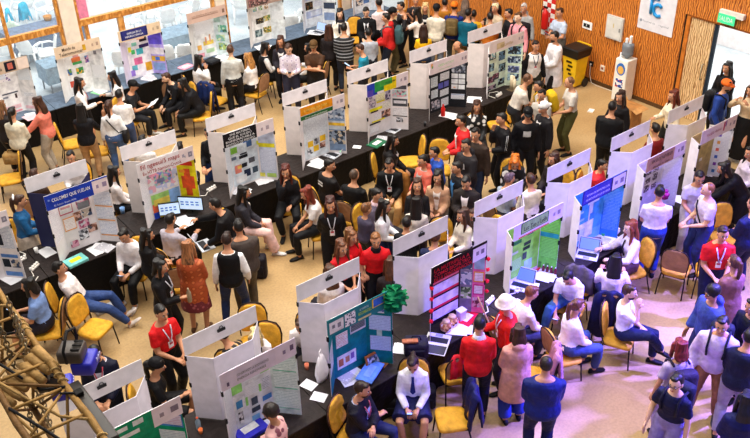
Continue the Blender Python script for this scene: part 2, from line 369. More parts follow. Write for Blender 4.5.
# ---------------------------------------------------------------- draped tables
TZ = .73
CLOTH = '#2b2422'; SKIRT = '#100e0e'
def table(x0, x1, y0, y1, label, group, top=CLOTH):
    p = thing('exhibition_table', label, 'table', ((x0+x1)/2, (y0+y1)/2, 0), 0, group)
    w, d = x1-x0-.006, y1-y0
    mb = MB(); mb.box((0, 0, TZ-.012), (w, d, .024), top, None, .008); mb.build('table_cover', p)
    # hanging skirt with soft folds
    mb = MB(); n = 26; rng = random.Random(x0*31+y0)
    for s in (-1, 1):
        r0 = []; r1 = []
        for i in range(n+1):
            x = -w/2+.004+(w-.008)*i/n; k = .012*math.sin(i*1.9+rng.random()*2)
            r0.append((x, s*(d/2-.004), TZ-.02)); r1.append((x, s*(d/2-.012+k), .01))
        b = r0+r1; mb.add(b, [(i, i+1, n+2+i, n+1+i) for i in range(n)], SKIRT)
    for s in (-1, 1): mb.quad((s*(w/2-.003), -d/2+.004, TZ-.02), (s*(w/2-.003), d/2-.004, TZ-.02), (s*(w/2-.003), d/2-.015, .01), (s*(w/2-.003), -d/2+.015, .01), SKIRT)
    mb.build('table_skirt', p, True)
    return p
A0, A1_ = 12.03, 13.02
B0, B1_ = 6.82, 7.96
C0, C1_ = 17.98, 18.82
PITCH_X = 1.585
AX = [3.0+PITCH_X*i for i in range(-1, 7)]          # table modules, middle row
AF = [1.415, 3.0, 4.52, 6.11, 7.67, 9.22, 10.80, 12.45]   # boards facing the near side
AB = [1.4, 2.96, 4.575, 6.19, 7.80, 9.31, 10.90, 12.53]   # boards facing away
BF = [1.56, 3.08, 4.57, 6.26, 7.81, 9.27, 10.80, 12.26]
BB = [1.50, 3.05, 4.68, 6.29, 7.84, 9.41, 10.96, 12.50]
BX = [1.48, 3.08, 4.65, 6.26, 7.75, 9.34, 10.88, 12.42]   # near row
CX = [3.83, 5.42, 6.86, 8.55, 10.14, 11.72, 13.30]  # row along the windows

# ---------------------------------------------------------------- folding display boards
PZ0, PZ1, HZ = 0.0, 1.02, 1.27
FX, FY, W = .235, .26, 1.02
def board(label, x0, y0, d=1, group=None, shell='board:#efe9ea', head='board:#efe9ea', content=None, titles=(), back=None, clip=True, wing_shell=None, fx=FX, fy=FY, lw=True, rw=True, cat='display board'):
    """three hinged panels and a title strip across the mouth; d = 1 faces the camera side, d = -1 faces away"""
    p = thing('display_board', label, cat, (x0, y0, TZ+.014), 0, group)
    content = content or {}
    P = {'L': ((0, 0), (fx, fy)), 'C': ((fx, fy), (W-fx, fy)), 'R': ((W-fx, fy), (W, 0)), 'H': ((0, -.004), (W, -.004))}
    names = {'L': 'left_wing', 'C': 'center_panel', 'R': 'right_wing', 'H': 'title_strip'}
    T = .007
    for k, (a, b) in P.items():
        if (k == 'L' and not lw) or (k == 'R' and not rw): continue
        a = Vector((a[0], a[1]*d, 0)); b = Vector((b[0], b[1]*d, 0)); ux = (b-a).normalized(); ln = (b-a).length
        nrm = Vector((ux.y, -ux.x, 0)) if d > 0 else Vector((-ux.y, ux.x, 0))      # towards the reader
        z0, z1 = (PZ1-.01, HZ) if k == 'H' else (PZ0, PZ1)
        sp = head if k == 'H' else ((wing_shell or shell) if k in 'LR' else shell)
        if d < 0 and k == 'H': nrm = -nrm if False else nrm
        mb = MB()
        vs = []
        for off in (0, -T):
            for q, z in ((a, z0), (b, z0), (b, z1), (a, z1)): vs.append(q+nrm*off+Vector((0, 0, z)))
        mb.add(vs, [(0, 1, 2, 3), (7, 6, 5, 4), (0, 4, 5, 1), (1, 5, 6, 2), (2, 6, 7, 3), (3, 7, 4, 0)], sp)
        o = mb.build(names[k], p)
        items = content.get(k, [])
        if items:
            mb = MB()
            for n, it in enumerate(items):
                u0, v0, u1, v1, s = it[:5]
                off = nrm*(.002+.0006*n)
                f = lambda u, v: a+ux*(u*ln)+Vector((0, 0, z0+(z1-z0)*v))+off
                mb.quad(f(u0, v0), f(u1, v0), f(u1, v1), f(u0, v1), s)
            mb.build('printed_sheets', o)
        if k == 'H' and titles:
            mb = MB()
            for (s, u, v, h, w_, col) in titles:
                text_mb(mb, s, a+ux*(u*ln)+Vector((0, 0, z0+(z1-z0)*v))+nrm*.014, ux, Vector((0, 0, 1)), h, col, None if w_ is None else w_*ln, .0015, .008)
            mb.build('title_lettering', o)
        if k == 'H' and clip and d < 0:
            mb = MB(); m = (a+b)/2; q = -nrm
            mb.box(m+q*(T+.012)+Vector((0, 0, z1-.11)), (.11, .02, .04), '#2c2a2c', None, .005)
            mb.tube([m+q*(T+.012)+Vector((-.03, 0, z1-.09)), m+q*(T+.012)+Vector((-.012, 0, z1-.055)), m+q*(T+.012)+Vector((.012, 0, z1-.055)), m+q*(T+.012)+Vector((.03, 0, z1-.09))], .006, 'metal:#55555a')
            mb.build('strip_clip', o)
    # black hinge clips on the free edges
    for x in (0.0, W):
        for z in (.55, .98): mb = MB(); mb.box((x, d*.004, z), (.02, .03, .07), '#17151a'); mb.build('hinge_clip', p)
    return p
def T_(bg='#f4f3f6', fg='#8a8c98'): return 'text:%s:%s' % (bg, fg)
LOGOS = lambda bg='board:#e9dfe4': [(.74, .0, 1, 1, bg), (.79, .40, .83, .62, '#a09aa8'), (.83, .34, .85, .50, '#a09aa8'), (.90, .30, .97, .66, '#8a8494'), (.92, .40, .95, .56, '#b8b0bc')]
def lines(u0, u1, v0, v1, n, col, th=.5):
    h = (v1-v0)/n
    return [(u0, v0+i*h, u1, v0+i*h+h*th, col) for i in range(n)]
PH = ['photo:#3a4a6a:#c8b8a8:#e8e0d8:22', 'photo:#4a6a3a:#a8c890:#e0e0d0:22', 'photo:#8a5a4a:#d8b0a0:#4a4a5a:22', 'photo:#5a5a62:#b0b0b8:#e8e8ec:24', 'photo:#a04a6a:#e0a0b8:#d0d0d8:22']
GA, GB, GC = 'display boards in the middle row', 'display boards in the near row', 'display boards along the windows'
tidx = {'A': [], 'B': [], 'C': []}
GT = 'black draped tables end to end'
alab = ['far left end', 'blue titled display board', 'map board with two monitors', 'board with the black title block', 'board with the orange title', 'blue, green and yellow titled board', 'board of black panels with white sheets', 'pale green photo board']
for i, x in enumerate(AX): table(x-.28, x-.28+PITCH_X if i < 7 else 13.58, A0, A1_, 'black draped table of the middle row under the ' + alab[i] if i else 'black draped table at the left photo edge beside the blue titled board', GT)
blab = ['green titled board behind the roof truss', 'lavender titled board with green squares', 'teal board with the green pompom', 'black and pink board with red lettering', 'lime green board', 'blue ocean coloured board', 'white board with the brown title block', 'tan board with coloured dots']
for i, x in enumerate(BX): table(x-.27, (BX[i+1]-.27) if i < 7 else x+1.32, B0, B1_, 'black draped table of the near row under the ' + blab[i], GT)
clab = ['white board with a purple ring at the left edge', 'white board with tan title and green drawings', 'purple board with the navy title block', 'pastel board with the brown title', 'white board with three rows of small photos', 'board of dark photos and blue panels', 'last white board by the window pillar']
for i, x in enumerate(CX): table(x-.28, (CX[i+1]-.28) if i < 6 else x+1.3, C0, C1_, 'table along the window under the ' + clab[i], GT, top='#5f6f82')

# --- middle row, boards facing away (white backs)
for i, x in enumerate(AX):
    nm = ['map board', 'blue titled board', 'map board with monitors', 'board with the black title block', 'orange titled board', 'blue and yellow titled board', 'black panel board', 'pale green photo board'][i]
    if i == 0: continue
    board('white back of the display board standing behind the %s' % nm, AB[i], 12.93, -1, GA,
          shell='board:#1b1f4a' if i == 1 else 'board:#e6dcd8')
# --- middle row, boards facing the near side
board('white board cut off by the left photo edge with dark and blue blocks', AF[0], 12.19, 1, GA, content={
    'R': [(.1, .55, .9, .95, T_('#e8ecf4', '#6a7aa0')), (.1, .38, .9, .44, '#5a8ad0'), (.1, .2, .45, .35, '#2a2f3a'), (.5, .2, .9, .35, PH[0]), (.1, .04, .9, .12, '#6a9ae0'), (.15, .6, .4, .8, '#2a2f3a')], 'H': LOGOS()})
board('blue titled display board with white lettering and pink photo collage', AF[1], 12.19, 1, GA, content={
    'H': [(0, 0, .745, 1, '#2440b4'), (.745, .9, 1, 1, '#2440b4')] + [(.75, .06, .99, .88, 'board:#ead9dc'), (.80, .36, .84, .6, '#9a8aa8'), (.90, .34, .97, .66, '#9a8aa8')],
    'L': [(.08, .35, .9, .95, T_('#f4f2f6', '#b0a8b8'))],
    'C': [(.0, .68, .40, .92, '#c8506a'), (.02, .70, .38, .90, '#fbf9fa'), (.06, .78, .34, .82, '#d8a0a8'), (.52, .70, .92, .98, PH[4]), (.55, .68, .9, .80, '#8a8c92'), (.36, .50, .60, .66, PH[2]), (.62, .52, .92, .66, PH[0]), (.46, .34, .78, .49, PH[4]), (.04, .38, .40, .62, '#f0a860'), (.06, .40, .38, .60, T_('#f8f2f0', '#c8a8a0')), (.40, .14, .68, .32, PH[3]), (.70, .22, .98, .36, PH[2]), (.1, .06, .34, .18, PH[4])],
    'R': [(.1, .70, .95, .94, T_('#f0f2fa', '#8898c0')), (.1, .66, .95, .68, '#f0a860'), (.1, .44, .95, .64, T_('#f0f2fa', '#8898c0')), (.1, .40, .95, .42, '#f0a860'), (.1, .14, .95, .38, T_('#f0f2fa', '#8898c0')), (.1, .11, .95, .13, '#f0a860')]},
    titles=[('COLOMBY QUE VUELAN', .10, .50, .062, .60, '#ffffff'), ('El Sabor Vuela Alto', .12, .16, .032, .34, '#c8d4ff'), ('*', .04, .52, .06, None, '#9ab8ff')])
board('white map board with large dark red hand lettering and a yellow map', AF[2], 12.19, 1, GA, content={
    'H': LOGOS('board:#ead8d6'),
    'L': [(.05, .3, .95, .96, T_('#ecebf0', '#a8a8b4'))],
    'C': [(.0, .50, 1, .98, 'photo:#f4f0f0:#c8d0f0:#f0b8c8:14'), (.22, .60, .82, .88, 'photo:#a8d8c0:#e8b0c0:#8a90d8:20'), (.08, .80, .34, .90, '#f0a0b8'), (.3, .64, .55, .72, '#8890b8'), (.02, .12, .9, .46, '#a8d878'), (.02, .12, .48, .28, '#e86a4a'), (.08, .24, .7, .36, '#f0d860'), (.62, .2, .98, .46, '#8ab4e8'), (.02, .0, .5, .12, '#2a4ad0'), (.2, .0, .6, .09, '#f0d030')],
    'R': [(.02, .02, .98, .98, '#f6e01c'), (.18, .42, .84, .66, '#e85a2a'), (.34, .28, .66, .80, '#e85a2a'), (.12, .14, .9, .26, '#e86a30'), (.2, .86, .84, .94, '#e03a24'), (.1, .72, .4, .78, '#f0a030')]},
    titles=[('Fil ngeeul/5 maps', .06, .54, .085, .68, '#a01418'), ('Eu HTTB Namion-Crutok', .08, .12, .062, .68, '#a01418')])
board('display board with black title block and pale blue infographic', AF[3], 12.19, 1, GA, content={
    'H': [(.0, .0, .65, 1, '#1c1a1e'), (.65, 0, 1, 1, 'board:#f0e2e2'), (.74, .34, .78, .56, '#b0a0a8'), (.84, .32, .9, .6, '#b0a0a8')],
    'L': [(.1, .1, .9, .95, T_('#e6ecf4', '#98a4b8'))],
    'C': [(0, .03, 1, 1, '#dfe9f6'), (.68, .92, 1, 1, '#1c1a1e'), (.5, .82, .64, .95, '#5a7ab8'), (.62, .72, .82, .84, '#4a6a9a'), (.02, .68, .26, .80, '#8ac84a'), (.30, .54, .62, .60, '#22242c'), (.34, .61, .6, .64, '#3a3c48'), (.02, .56, .2, .62, '#6a7a90'), (.1, .28, .34, .44, '#e88a7a'), (.2, .36, .4, .42, '#e8c060'), (.36, .36, .56, .44, '#2a2c34'), (.64, .40, .86, .50, '#5a5a62'), (.42, .16, .66, .30, '#2a3450'), (.74, .18, .94, .30, '#4a5a6a'), (.1, .08, .5, .22, '#f0f4fa'), (.2, .86, .4, .9, '#9ac0e8')],
    'R': [(.0, .7, .2, .78, '#e8e840'), (.1, .1, .95, .96, '#d4dcf2'), (.1, .66, .95, .74, '#f2e430'), (.16, .2, .9, .62, T_('#dfe4f4', '#98a0c0')), (.02, .06, .3, .14, '#e8e060'), (.4, .06, .9, .14, '#b8d870')]},
    titles=[('ENE MATERIAL', .13, .76, .042, .40, '#f4f4f4'), ('QUE EL SOLIDO', .09, .53, .042, .46, '#f4f4f4'), ('BIODEGRADABLE A', .04, .30, .042, .56, '#f4f4f4'), ('MODELO DE EQUIPO', .04, .07, .042, .56, '#f4f4f4')])
board('display board with orange and dark green title and yellow hexagon photos', AF[4], 12.19, 1, GA, content={
    'H': [(.03, .36, .73, .98, '#f29a1e'), (.03, .02, .73, .32, '#2f6a34'), (.73, 0, 1, 1, 'board:#ecdfe0'), (.82, .4, .86, .6, '#b0a0a8'), (.9, .38, .96, .64, '#a89aa4')],
    'C': [(.0, .02, 1, 1, '#e2e9f0'), (.1, .86, .9, .94, T_('#e2e9f0', '#5a6474')), (.1, .42, .9, .84, T_('#e4eaf0', '#a0aab8')), (.14, .26, .36, .38, '#f0c030'), (.40, .28, .62, .40, PH[3]), (.64, .30, .88, .42, '#f0c030'), (.10, .12, .32, .24, PH[3]), (.36, .14, .58, .26, '#f0c030'), (.62, .16, .86, .28, PH[2])],
    'R': [(.06, .06, .96, .96, '#8098b8'), (.06, .72, .96, .96, 'photo:#6a7a98:#a8b8cc:#d8dce4:20'), (.06, .5, .96, .68, '#c8d0d8'), (.06, .58, .96, .64, '#f0c040'), (.06, .2, .96, .48, 'photo:#3a4658:#8a98ac:#c8b8a0:18')]},
    titles=[('EL MATERIAL QUE CUIDA', .10, .62, .045, .5, '#f8e070'), ('EL FUTURO', .28, .42, .035, .2, '#f8e070'), ('innovar con bloques ecologicos', .12, .10, .035, .48, '#f4f4e8')])
board('display board with blue, green and yellow title and yellow striped sheets', AF[5], 12.19, 1, GA, content={
    'H': [(.0, .02, .24, .98, '#2a44b8'), (.18, .2, .46, 1, '#2f9a4a'), (.40, .02, .70, 1, '#f0d41c'), (.3, .5, .6, .98, '#4aa848'), (.0, .0, .14, .5, '#5a4ab8'), (.70, 0, 1, 1, 'board:#eadcdf'), (.80, .38, .84, .6, '#a89aa4'), (.89, .36, .95, .64, '#a89aa4')],
    'C': [(.0, .94, 1, 1.0, '#f2efc8'), (.06, .94, .94, .99, '#33333a'), (.0, .60, .3, .86, 'photo:#d8d0e0:#8a7aa0:#c0c0c8:26'), (.34, .86, .72, .89, '#f2e82a'), (.3, .70, .72, .84, T_('#faf8d0', '#8a8a70')), (.34, .66, .72, .69, '#f2e82a'), (.74, .66, .98, .88, 'photo:#a8a0b8:#5a5070:#d0c8d8:26'), (.0, .52, .6, .58, '#f2e82a'), (.62, .5, .98, .62, T_('#f4f2ea', '#88867a')), (.06, .49, .4, .52, '#2a2a30'), (.2, .30, .48, .46, T_('#f2f0f4', '#9a98a4')), (.55, .3, .96, .46, PH[2]), (.1, .28, .7, .31, '#f2e82a'), (.0, .24, .5, .27, '#2a2a30'), (.0, .06, .4, .2, T_('#f2f0f4', '#9a98a4'))],
    'R': [(.1, .86, .9, .94, '#5a5a64'), (.1, .7, .9, .84, 'photo:#e0a0b0:#a0d0c8:#c8c8d0:24'), (.1, .50, .94, .66, '#4a4c54'), (.16, .56, .88, .62, T_('#eceaf0', '#88868e')), (.1, .3, .94, .46, T_('#f0eef2', '#88868e')), (.1, .28, .94, .30, '#2a2a30'), (.3, .16, .7, .26, PH[3])]},
    titles=[('HOLOGRAMA', .42, .62, .04, .26, '#1f5a2a')])
board('display board of black panels holding rows of white sheets', AF[6], 12.19, 1, GA, head='board:#ead9dc', content={
    'H': [(.03, .6, .07, .9, '#e8a040'), (.05, .5, .08, .7, '#60a860'), (.84, .38, .88, .6, '#a89aa4'), (.92, .36, .97, .64, '#a89aa4')],
    'C': [(0, 0, 1, 1, '#26272c'), (.04, .84, .4, .95, '#e6ebf0'), (.5, .84, .96, .95, T_('#eef0f4', '#6a6a74')), (.04, .56, .38, .78, T_('#dfe8ee', '#6a7a88')), (.5, .64, .96, .80, T_('#eef0f4', '#6a6a74')), (.42, .48, .66, .60, '#5a5ab0'), (.7, .48, .94, .60, '#6a68b8'), (.06, .32, .4, .5, T_('#dfe8ee', '#6a7a88')), (.5, .3, .94, .44, T_('#e8eaf0', '#6a6a74')), (.06, .06, .5, .26, 'photo:#8a8a98:#3a3c44:#c8c0c8:24'), (.56, .06, .94, .24, T_('#e8eaf0', '#6a6a74'))],
    'R': [(0, 0, 1, 1, '#222328'), (.1, .76, .9, .96, 'photo:#8a90a0:#3a4050:#c8ccd4:24')] + [(.1+.42*i, .40+.12*j, .48+.42*i, .50+.12*j, '#eceef4') for i in range(2) for j in range(3)] + [(.22, .43, .36, .45, '#e8a070'), (.1, .18, .9, .30, T_('#e4e6ec', '#80828c')), (.1, .27, .9, .29, '#b8c4e0')]},
    titles=[('GREEN KIT HOY', .2, .5, .05, .42, '#b4d8a4'), ('siembra inteligente', .22, .2, .03, .34, '#b8cca8')])
board('pale green display board covered with small photos', AF[7], 12.19, 1, GA, head='board:#e8d8d4', content={
    'H': [(.84, .38, .88, .6, '#a89aa4'), (.92, .36, .97, .64, '#a89aa4'), (.2, .2, .42, .7, '#dcc49a')],
    'L': [(.02, .02, .98, .98, '#dcefd8')],
    'C': [(0, 0, 1, 1, '#dff0dc'), (.42, .92, .9, .97, '#6a4a3a'), (.08, .70, .42, .88, '#26282e'), (.12, .72, .38, .86, 'photo:#8ac0c8:#3a5a6a:#e0e0e0:26'), (.58, .62, .92, .82, 'photo:#2a2c34:#5a80a0:#a8c8d8:22'), (.04, .44, .34, .62, 'photo:#2a2c34:#6a90a8:#a8c8d8:22'), (.6, .36, .98, .54, 'photo:#20242a:#6a8a9a:#b8d0d8:22'), (.3, .22, .64, .36, 'photo:#6a3a4a:#c08aa0:#4a4a5a:22'), (.04, .18, .4, .32, 'photo:#7a3a4a:#a87a90:#3a3a4a:22'), (.05, .02, .5, .12, 'photo:#2a3a4a:#c0a8b8:#4a4a6a:22'), (.6, .06, .96, .2, 'photo:#20242a:#6a8a9a:#b8d0d8:22')],
    'R': [(0, 0, 1, 1, '#dff0d8'), (.1, .72, .9, .9, 'photo:#2a2c34:#5a80a0:#a8c8d8:22'), (.1, .52, .9, .68, 'photo:#8aa0b8:#2a3a5a:#c8d8e0:22'), (.15, .30, .85, .46, 'photo:#3a4a7a:#a8b8d8:#5a5a6a:22'), (.15, .12, .85, .28, 'photo:#2a3a5a:#a8c8d8:#6a8a9a:22')]},
    titles=[('EcoLadrillos', .3, .32, .07, .36, '#b89a60')])
# --- near row, boards facing away
for i, x in enumerate(BX):
    nm = ['green titled board by the truss', 'lavender titled board', 'teal board', 'black and pink board', 'lime green board', 'blue ocean board', 'brown titled board', 'tan board with coloured dots'][i]
    board('white back of the display board standing behind the %s' % nm, BB[i], 7.83, -1, GB, shell='board:#ece6ee')
# --- near row, boards facing the camera
board('green titled board with white label bars, partly behind the roof truss', BF[0], 7.0, 1, GB, content={
    'H': [(0, 0, .66, 1, '#129468'), (.05, .62, .38, .84, '#eef4f0'), (.08, .2, .5, .42, '#eef4f0'), (.44, .62, .56, .9, '#e4ece8'), (.66, 0, 1, 1, 'board:#ead9e2'), (.74, .38, .79, .6, '#9a8a9a'), (.87, .36, .96, .68, '#8a7a8a')],
    'L': [(0, 0, 1, 1, '#129468')],
    'C': [(0, 0, 1, 1, '#129468'), (.5, .8, .9, .96, 'photo:#e8b820:#60c0e0:#f4f0e0:20'), (.06, .6, .44, .9, T_('#eef4f0', '#7a9a8a')), (.06, .2, .94, .5, T_('#e8f4ee', '#7a9a8a'))],
    'R': [(0, 0, 1, 1, '#14a078'), (.06, .76, .94, .97, '#4a8ad8'), (.1, .79, .9, .94, T_('#e4d8f0', '#c878b0')), (.06, .40, .94, .70, T_('#e8eef8', '#9aa8c8'))]})
board('lavender titled board with light green squares and a round orange emblem', BF[1], 7.0, 1, GB, shell='board:#e8e4f0', head='board:#dccfe4', content={
    'H': [(.72, .0, 1, 1, 'board:#e2d4e6'), (.82, .38, .86, .6, '#8a7a98'), (.92, .40, .97, .72, '#6a5a78'), (.07, .18, .10, .4, '#6a5a78')],
    'L': [(.1, .1, .9, .9, T_('#e2e4ee', '#a0a4b8'))],
    'C': [(.0, .02, 1, .98, '#e4e8f0'), (.0, .60, .26, .90, '#9ae07a'), (.74, .72, .98, .98, '#9ae07a'), (.28, .70, .70, .96, T_('#e4e8f0', '#b0b8c4')), (.3, .48, .7, .66, T_('#e4e8f0', '#b8c0ca')), (.06, .36, .22, .48, '#4a90c8'), (.08, .12, .2, .3, PH[3]), (.30, .34, .36, .48, '#9ae07a'), (.44, .30, .60, .42, '#4a5468'), (.42, .18, .64, .26, '#3a4458'), (.66, .46, .72, .58, '#9ae07a'), (.76, .46, .94, .64, T_('#dfe4ee', '#4a5468')), (.72, .28, .96, .36, '#4a86d0'), (.4, .06, .6, .14, '#8ac8e8')],
    'R': [(.0, .0, 1, 1, '#dff4ea'), (.1, .74, .94, .92, T_('#e4f4ee', '#88b0a8')), (.1, .70, .94, .715, '#6ac8a0'), (.1, .46, .94, .68, T_('#e4f4ee', '#88b0a8')), (.1, .42, .94, .435, '#6ac8a0'), (.1, .12, .94, .38, T_('#e4f4ee', '#88b0a8')), (.1, .09, .94, .10, '#6ac8a0')]},
    titles=[('CONSERVANDO LA BIODIVERSIDAD', .20, .52, .036, .42, '#4a5a5a'), ('ENERGIA RENOVABLE', .20, .26, .036, .38, '#4a5a5a')])
board('teal display board with lavender papers and a blue badge on its title', BF[2], 7.0, 1, GB, head='board:#0f7f88', content={
    'H': [(.03, .12, .24, .80, '#f2eff4'), (.07, .4, .11, .6, '#8a8a98'), (.15, .32, .20, .6, '#8a8a98'), (.26, .1, .42, .86, 'dots:#f0f0f4:#2a4a6a:26'), (.68, .4, .88, .94, '#e8c83a'), (.70, .44, .86, .90, '#3a6ad0'), (.46, .08, .66, .20, '#d8d8a0')],
    'L': [(0, 0, 1, 1, '#0f7f88'), (.08, .30, .92, .70, T_('#e8ecf2', '#9a9ab0'))],
    'C': [(0, 0, 1, 1, '#0f7f88'), (.0, .82, .9, .835, '#d8e8ea'), (.1, .48, .44, .70, T_('#f2eef2', '#c86a5a')), (.52, .60, .98, .90, '#d8dce0'), (.54, .63, .96, .87, T_('#5a6068', '#a8b0b4')), (.10, .12, .66, .34, '#f2eef2'), (.14, .16, .28, .28, '#c87a5a'), (.34, .18, .46, .28, '#c88a6a'), (.50, .2, .60, .30, '#8a6ab0'), (.40, .88, .58, 1.0, 'dots:#e8eef0:#4aa06a:20')],
    'R': [(0, 0, 1, 1, '#0f7f88'), (.2, .84, .7, .98, 'photo:#e8e4f0:#5a6ab0:#c8d0e8:26'), (.12, .56, .94, .80, T_('#c8d8f4', '#8a9ac8')), (.14, .22, .94, .46, T_('#c8d8f4', '#8a9ac8')), (.40, .46, .60, .56, '#c0d8c8')]},
    titles=[('BIOCOMBUSTIBLE', .46, .42, .05, .2, '#b8e04a'), ('EL PODER DEL', .48, .7, .03, .14, '#d8f0e8')])
bp_ = board('black and pink display board with red hand lettering and pompom edges', BF[3], 7.0, 1, GB, head='#1a1216', content={
    'H': [(.74, .0, .99, .86, 'board:#eee6ea'), (.80, .36, .85, .6, '#8a8090'), (.89, .34, .95, .62, '#8a8090')],
    'L': [(.04, 0, .98, 1, '#d8c8d8'), (.1, .1, .9, .9, T_('#d4d0dc', '#6a6074'))],
    'C': [(0, 0, 1, 1, '#241a22'), (.06, .80, .70, .94, '#b8b0d8'), (.06, .70, .94, .74, '#e86a7a'), (.06, .52, .94, .68, '#e2dcea'), (.06, .49, .94, .53, '#d82a4a'), (.06, .30, .94, .46, '#e2dcea'), (.06, .27, .94, .31, '#d82a4a'), (.06, .08, .94, .24, '#e2dcea'), (.5, .80, .96, .96, '#e8e040')],
    'R': [(0, 0, .5, 1, '#8a8098'), (.5, 0, 1, 1, '#f070b0'), (.04, .74, .46, .92, PH[0]), (.02, .48, .46, .70, 'photo:#6a7a98:#c8d0d8:#e8e8ec:20'), (.04, .24, .46, .44, PH[1]), (.54, .76, .96, .98, '#a8c8e8'), (.54, .54, .96, .72, '#f0a030'), (.58, .56, .92, .70, T_('#f0e8f0', '#9a8898')), (.54, .32, .96, .50, '#d83a8a'), (.58, .34, .92, .48, T_('#f0e8f0', '#9a8898')), (.54, .10, .96, .28, PH[4])]},
    titles=[('LA MUTRIFLLA A', .04, .66, .06, .62, '#d81c30'), ('COMO BIOFILTRO', .04, .37, .06, .64, '#d81c30'), ('DE LA CONTAMINACION', .04, .08, .06, .67, '#d81c30')])
board('lime green display board with a green title card', BF[4], 7.0, 1, GB, fx=.14, fy=.255, shell='board:#efe6ec', head='board:#f0e6ea', content={
    'H': [(.14, .22, .70, .94, '#3f7a34'), (.16, .26, .68, .90, '#a8cf86'), (.10, .02, .72, .10, '#e86a3a'), (.80, .38, .84, .6, '#a89aa4'), (.89, .36, .95, .64, '#a89aa4')],
    'C': [(.02, .06, .98, .98, '#9ae45a'), (.60, .72, .78, .92, '#2a6a5a'), (.12, .66, .44, .72, '#3a8a4a'), (.52, .56, .72, .62, '#3a4a3a'), (.5, .48, .7, .54, '#2a3a2a'), (.1, .50, .36, .54, '#d8f0c0'), (.5, .32, .62, .44, '#4a5a4a'), (.1, .20, .46, .40, T_('#b0ec80', '#6aaa4a')), (.56, .10, .8, .28, '#a8d8a0')],
    'R': [(.0, .02, 1, .99, '#7ee05a'), (.1, .70, .9, .92, T_('#8ae868', '#4aa83a')), (.0, .60, .96, .68, '#30a8b0'), (.1, .24, .9, .58, T_('#8ae868', '#4aa83a')), (.04, .04, .2, .14, '#58a048'), (.4, .04, .6, .14, '#58a048')],
    'L': [(.1, .84, .8, .98, '#58c0a0')]},
    titles=[('Luz Top y Leds', .19, .42, .075, .46, '#1c2c1c')])
board('blue ocean coloured display board with a white schematic figure', BF[5], 7.0, 1, GB, fx=.14, fy=.255, head='board:#4a6ac8', content={
    'H': [(.0, .0, .66, 1, '#2a2a8a'), (.03, .08, .64, .92, '#4444b0'), (.66, .0, 1, .98, '#2a2430'), (.68, .05, .98, .93, 'board:#e8e4f0'), (.73, .36, .8, .6, '#8a8498'), (.86, .32, .94, .66, '#8a8498')],
    'C': [(0, 0, 1, 1, '#58b4ec'), (0, .5, 1, 1, '#4aa8ea'), (0, .0, 1, .2, '#78c8f0'), (.54, .22, .66, .74, '#f0f2f8'), (.48, .70, .84, .92, '#e8f0fa'), (.56, .74, .78, .90, '#3a8ae0'), (.20, .10, .72, .40, '#eef2f8'), (.24, .12, .46, .3, '#c8dcf0'), (.58, .40, .74, .52, '#4a9ae8'), (.04, .6, .36, .64, '#a8d8f8'), (.04, .46, .40, .50, '#a8d8f8')],
    'R': [(0, 0, 1, 1, '#3a86e2'), (0, .6, 1, 1, '#58a8ec'), (.08, .12, .92, .86, 'text:#3a86e2:#bcdcf8')]},
    titles=[('SISTEMA DE BIOFILTRACION', .07, .56, .034, .52, '#e8ecff'), ('DE MICROPLASTICOS EN AGUA', .07, .24, .034, .54, '#e8ecff')])
board('white display board with a brown title block and dark dried samples', BF[6], 7.0, 1, GB, fx=.14, fy=.255, shell='board:#e6e0e8', head='board:#ead9d8', content={
    'H': [(.0, .04, .70, .96, '#b8906e'), (.74, .1, .98, .9, 'board:#ecdfe2'), (.80, .38, .84, .6, '#a0909c'), (.88, .36, .95, .68, '#a0909c')],
    'C': [(.02, .02, .98, .98, '#e2e0ea')] + [(.12+.26*i, .36+.16*j, .30+.26*i, .46+.16*j+.03*((i+j) % 2), 'dots:#5a5058:#dcd8e0:30') for i in range(3) for j in range(3)] + [(.1, .04, .9, .24, T_('#e8e6f0', '#b0acc0'))],
    'R': [(.02, .02, .98, .98, '#d8d4ee'), (.1, .1, .9, .9, T_('#dcd8f2', '#a8a4cc'))]},
    titles=[('SIN BIOS NEWSLEY', .10, .54, .062, .54, '#2a1c16'), ('energias del suelo', .16, .16, .04, .42, '#3a2a20')])
board('tan display board with a white sheet bearing a column of coloured dots', BF[7], 7.0, 1, GB, fx=.14, fy=.255, shell='board:#c8b47e', wing_shell='board:#efe6ea', head='board:#e6d6d8', content={
    'H': [(.62, .24, .66, .88, '#c03a6a'), (.67, .5, .70, .94, '#7a3a9a'), (.80, .38, .84, .6, '#a0909c'), (.9, .36, .96, .64, '#a0909c')],
    'L': [(.0, .0, 1, 1, '#efe6ea')],
    'C': [(.02, .02, .98, .98, '#c4ae74'), (.5, .4, .62, .46, '#f0ece0'), (.2, .2, .3, .5, '#b49c60'), (.3, .7, .7, .78, '#d8c898')],
    'R': [(-.42, .02, .98, .98, '#eceaf4'), (-.30, .04, .86, .90, T_('#eceaf4', '#c0bcd4'))] + [(.20, .78-.14*i, .38, .84-.14*i, ['#6a4ac0', '#e0a050', '#d86a5a', '#4a6ac8', '#8a4ab0', '#4a7ac0'][i]) for i in range(6)] + [(-.3, .92, .9, .95, '#9a98b0')]},
    titles=[('Vocablo Animal', .12, .46, .06, .42, '#b06a78')])
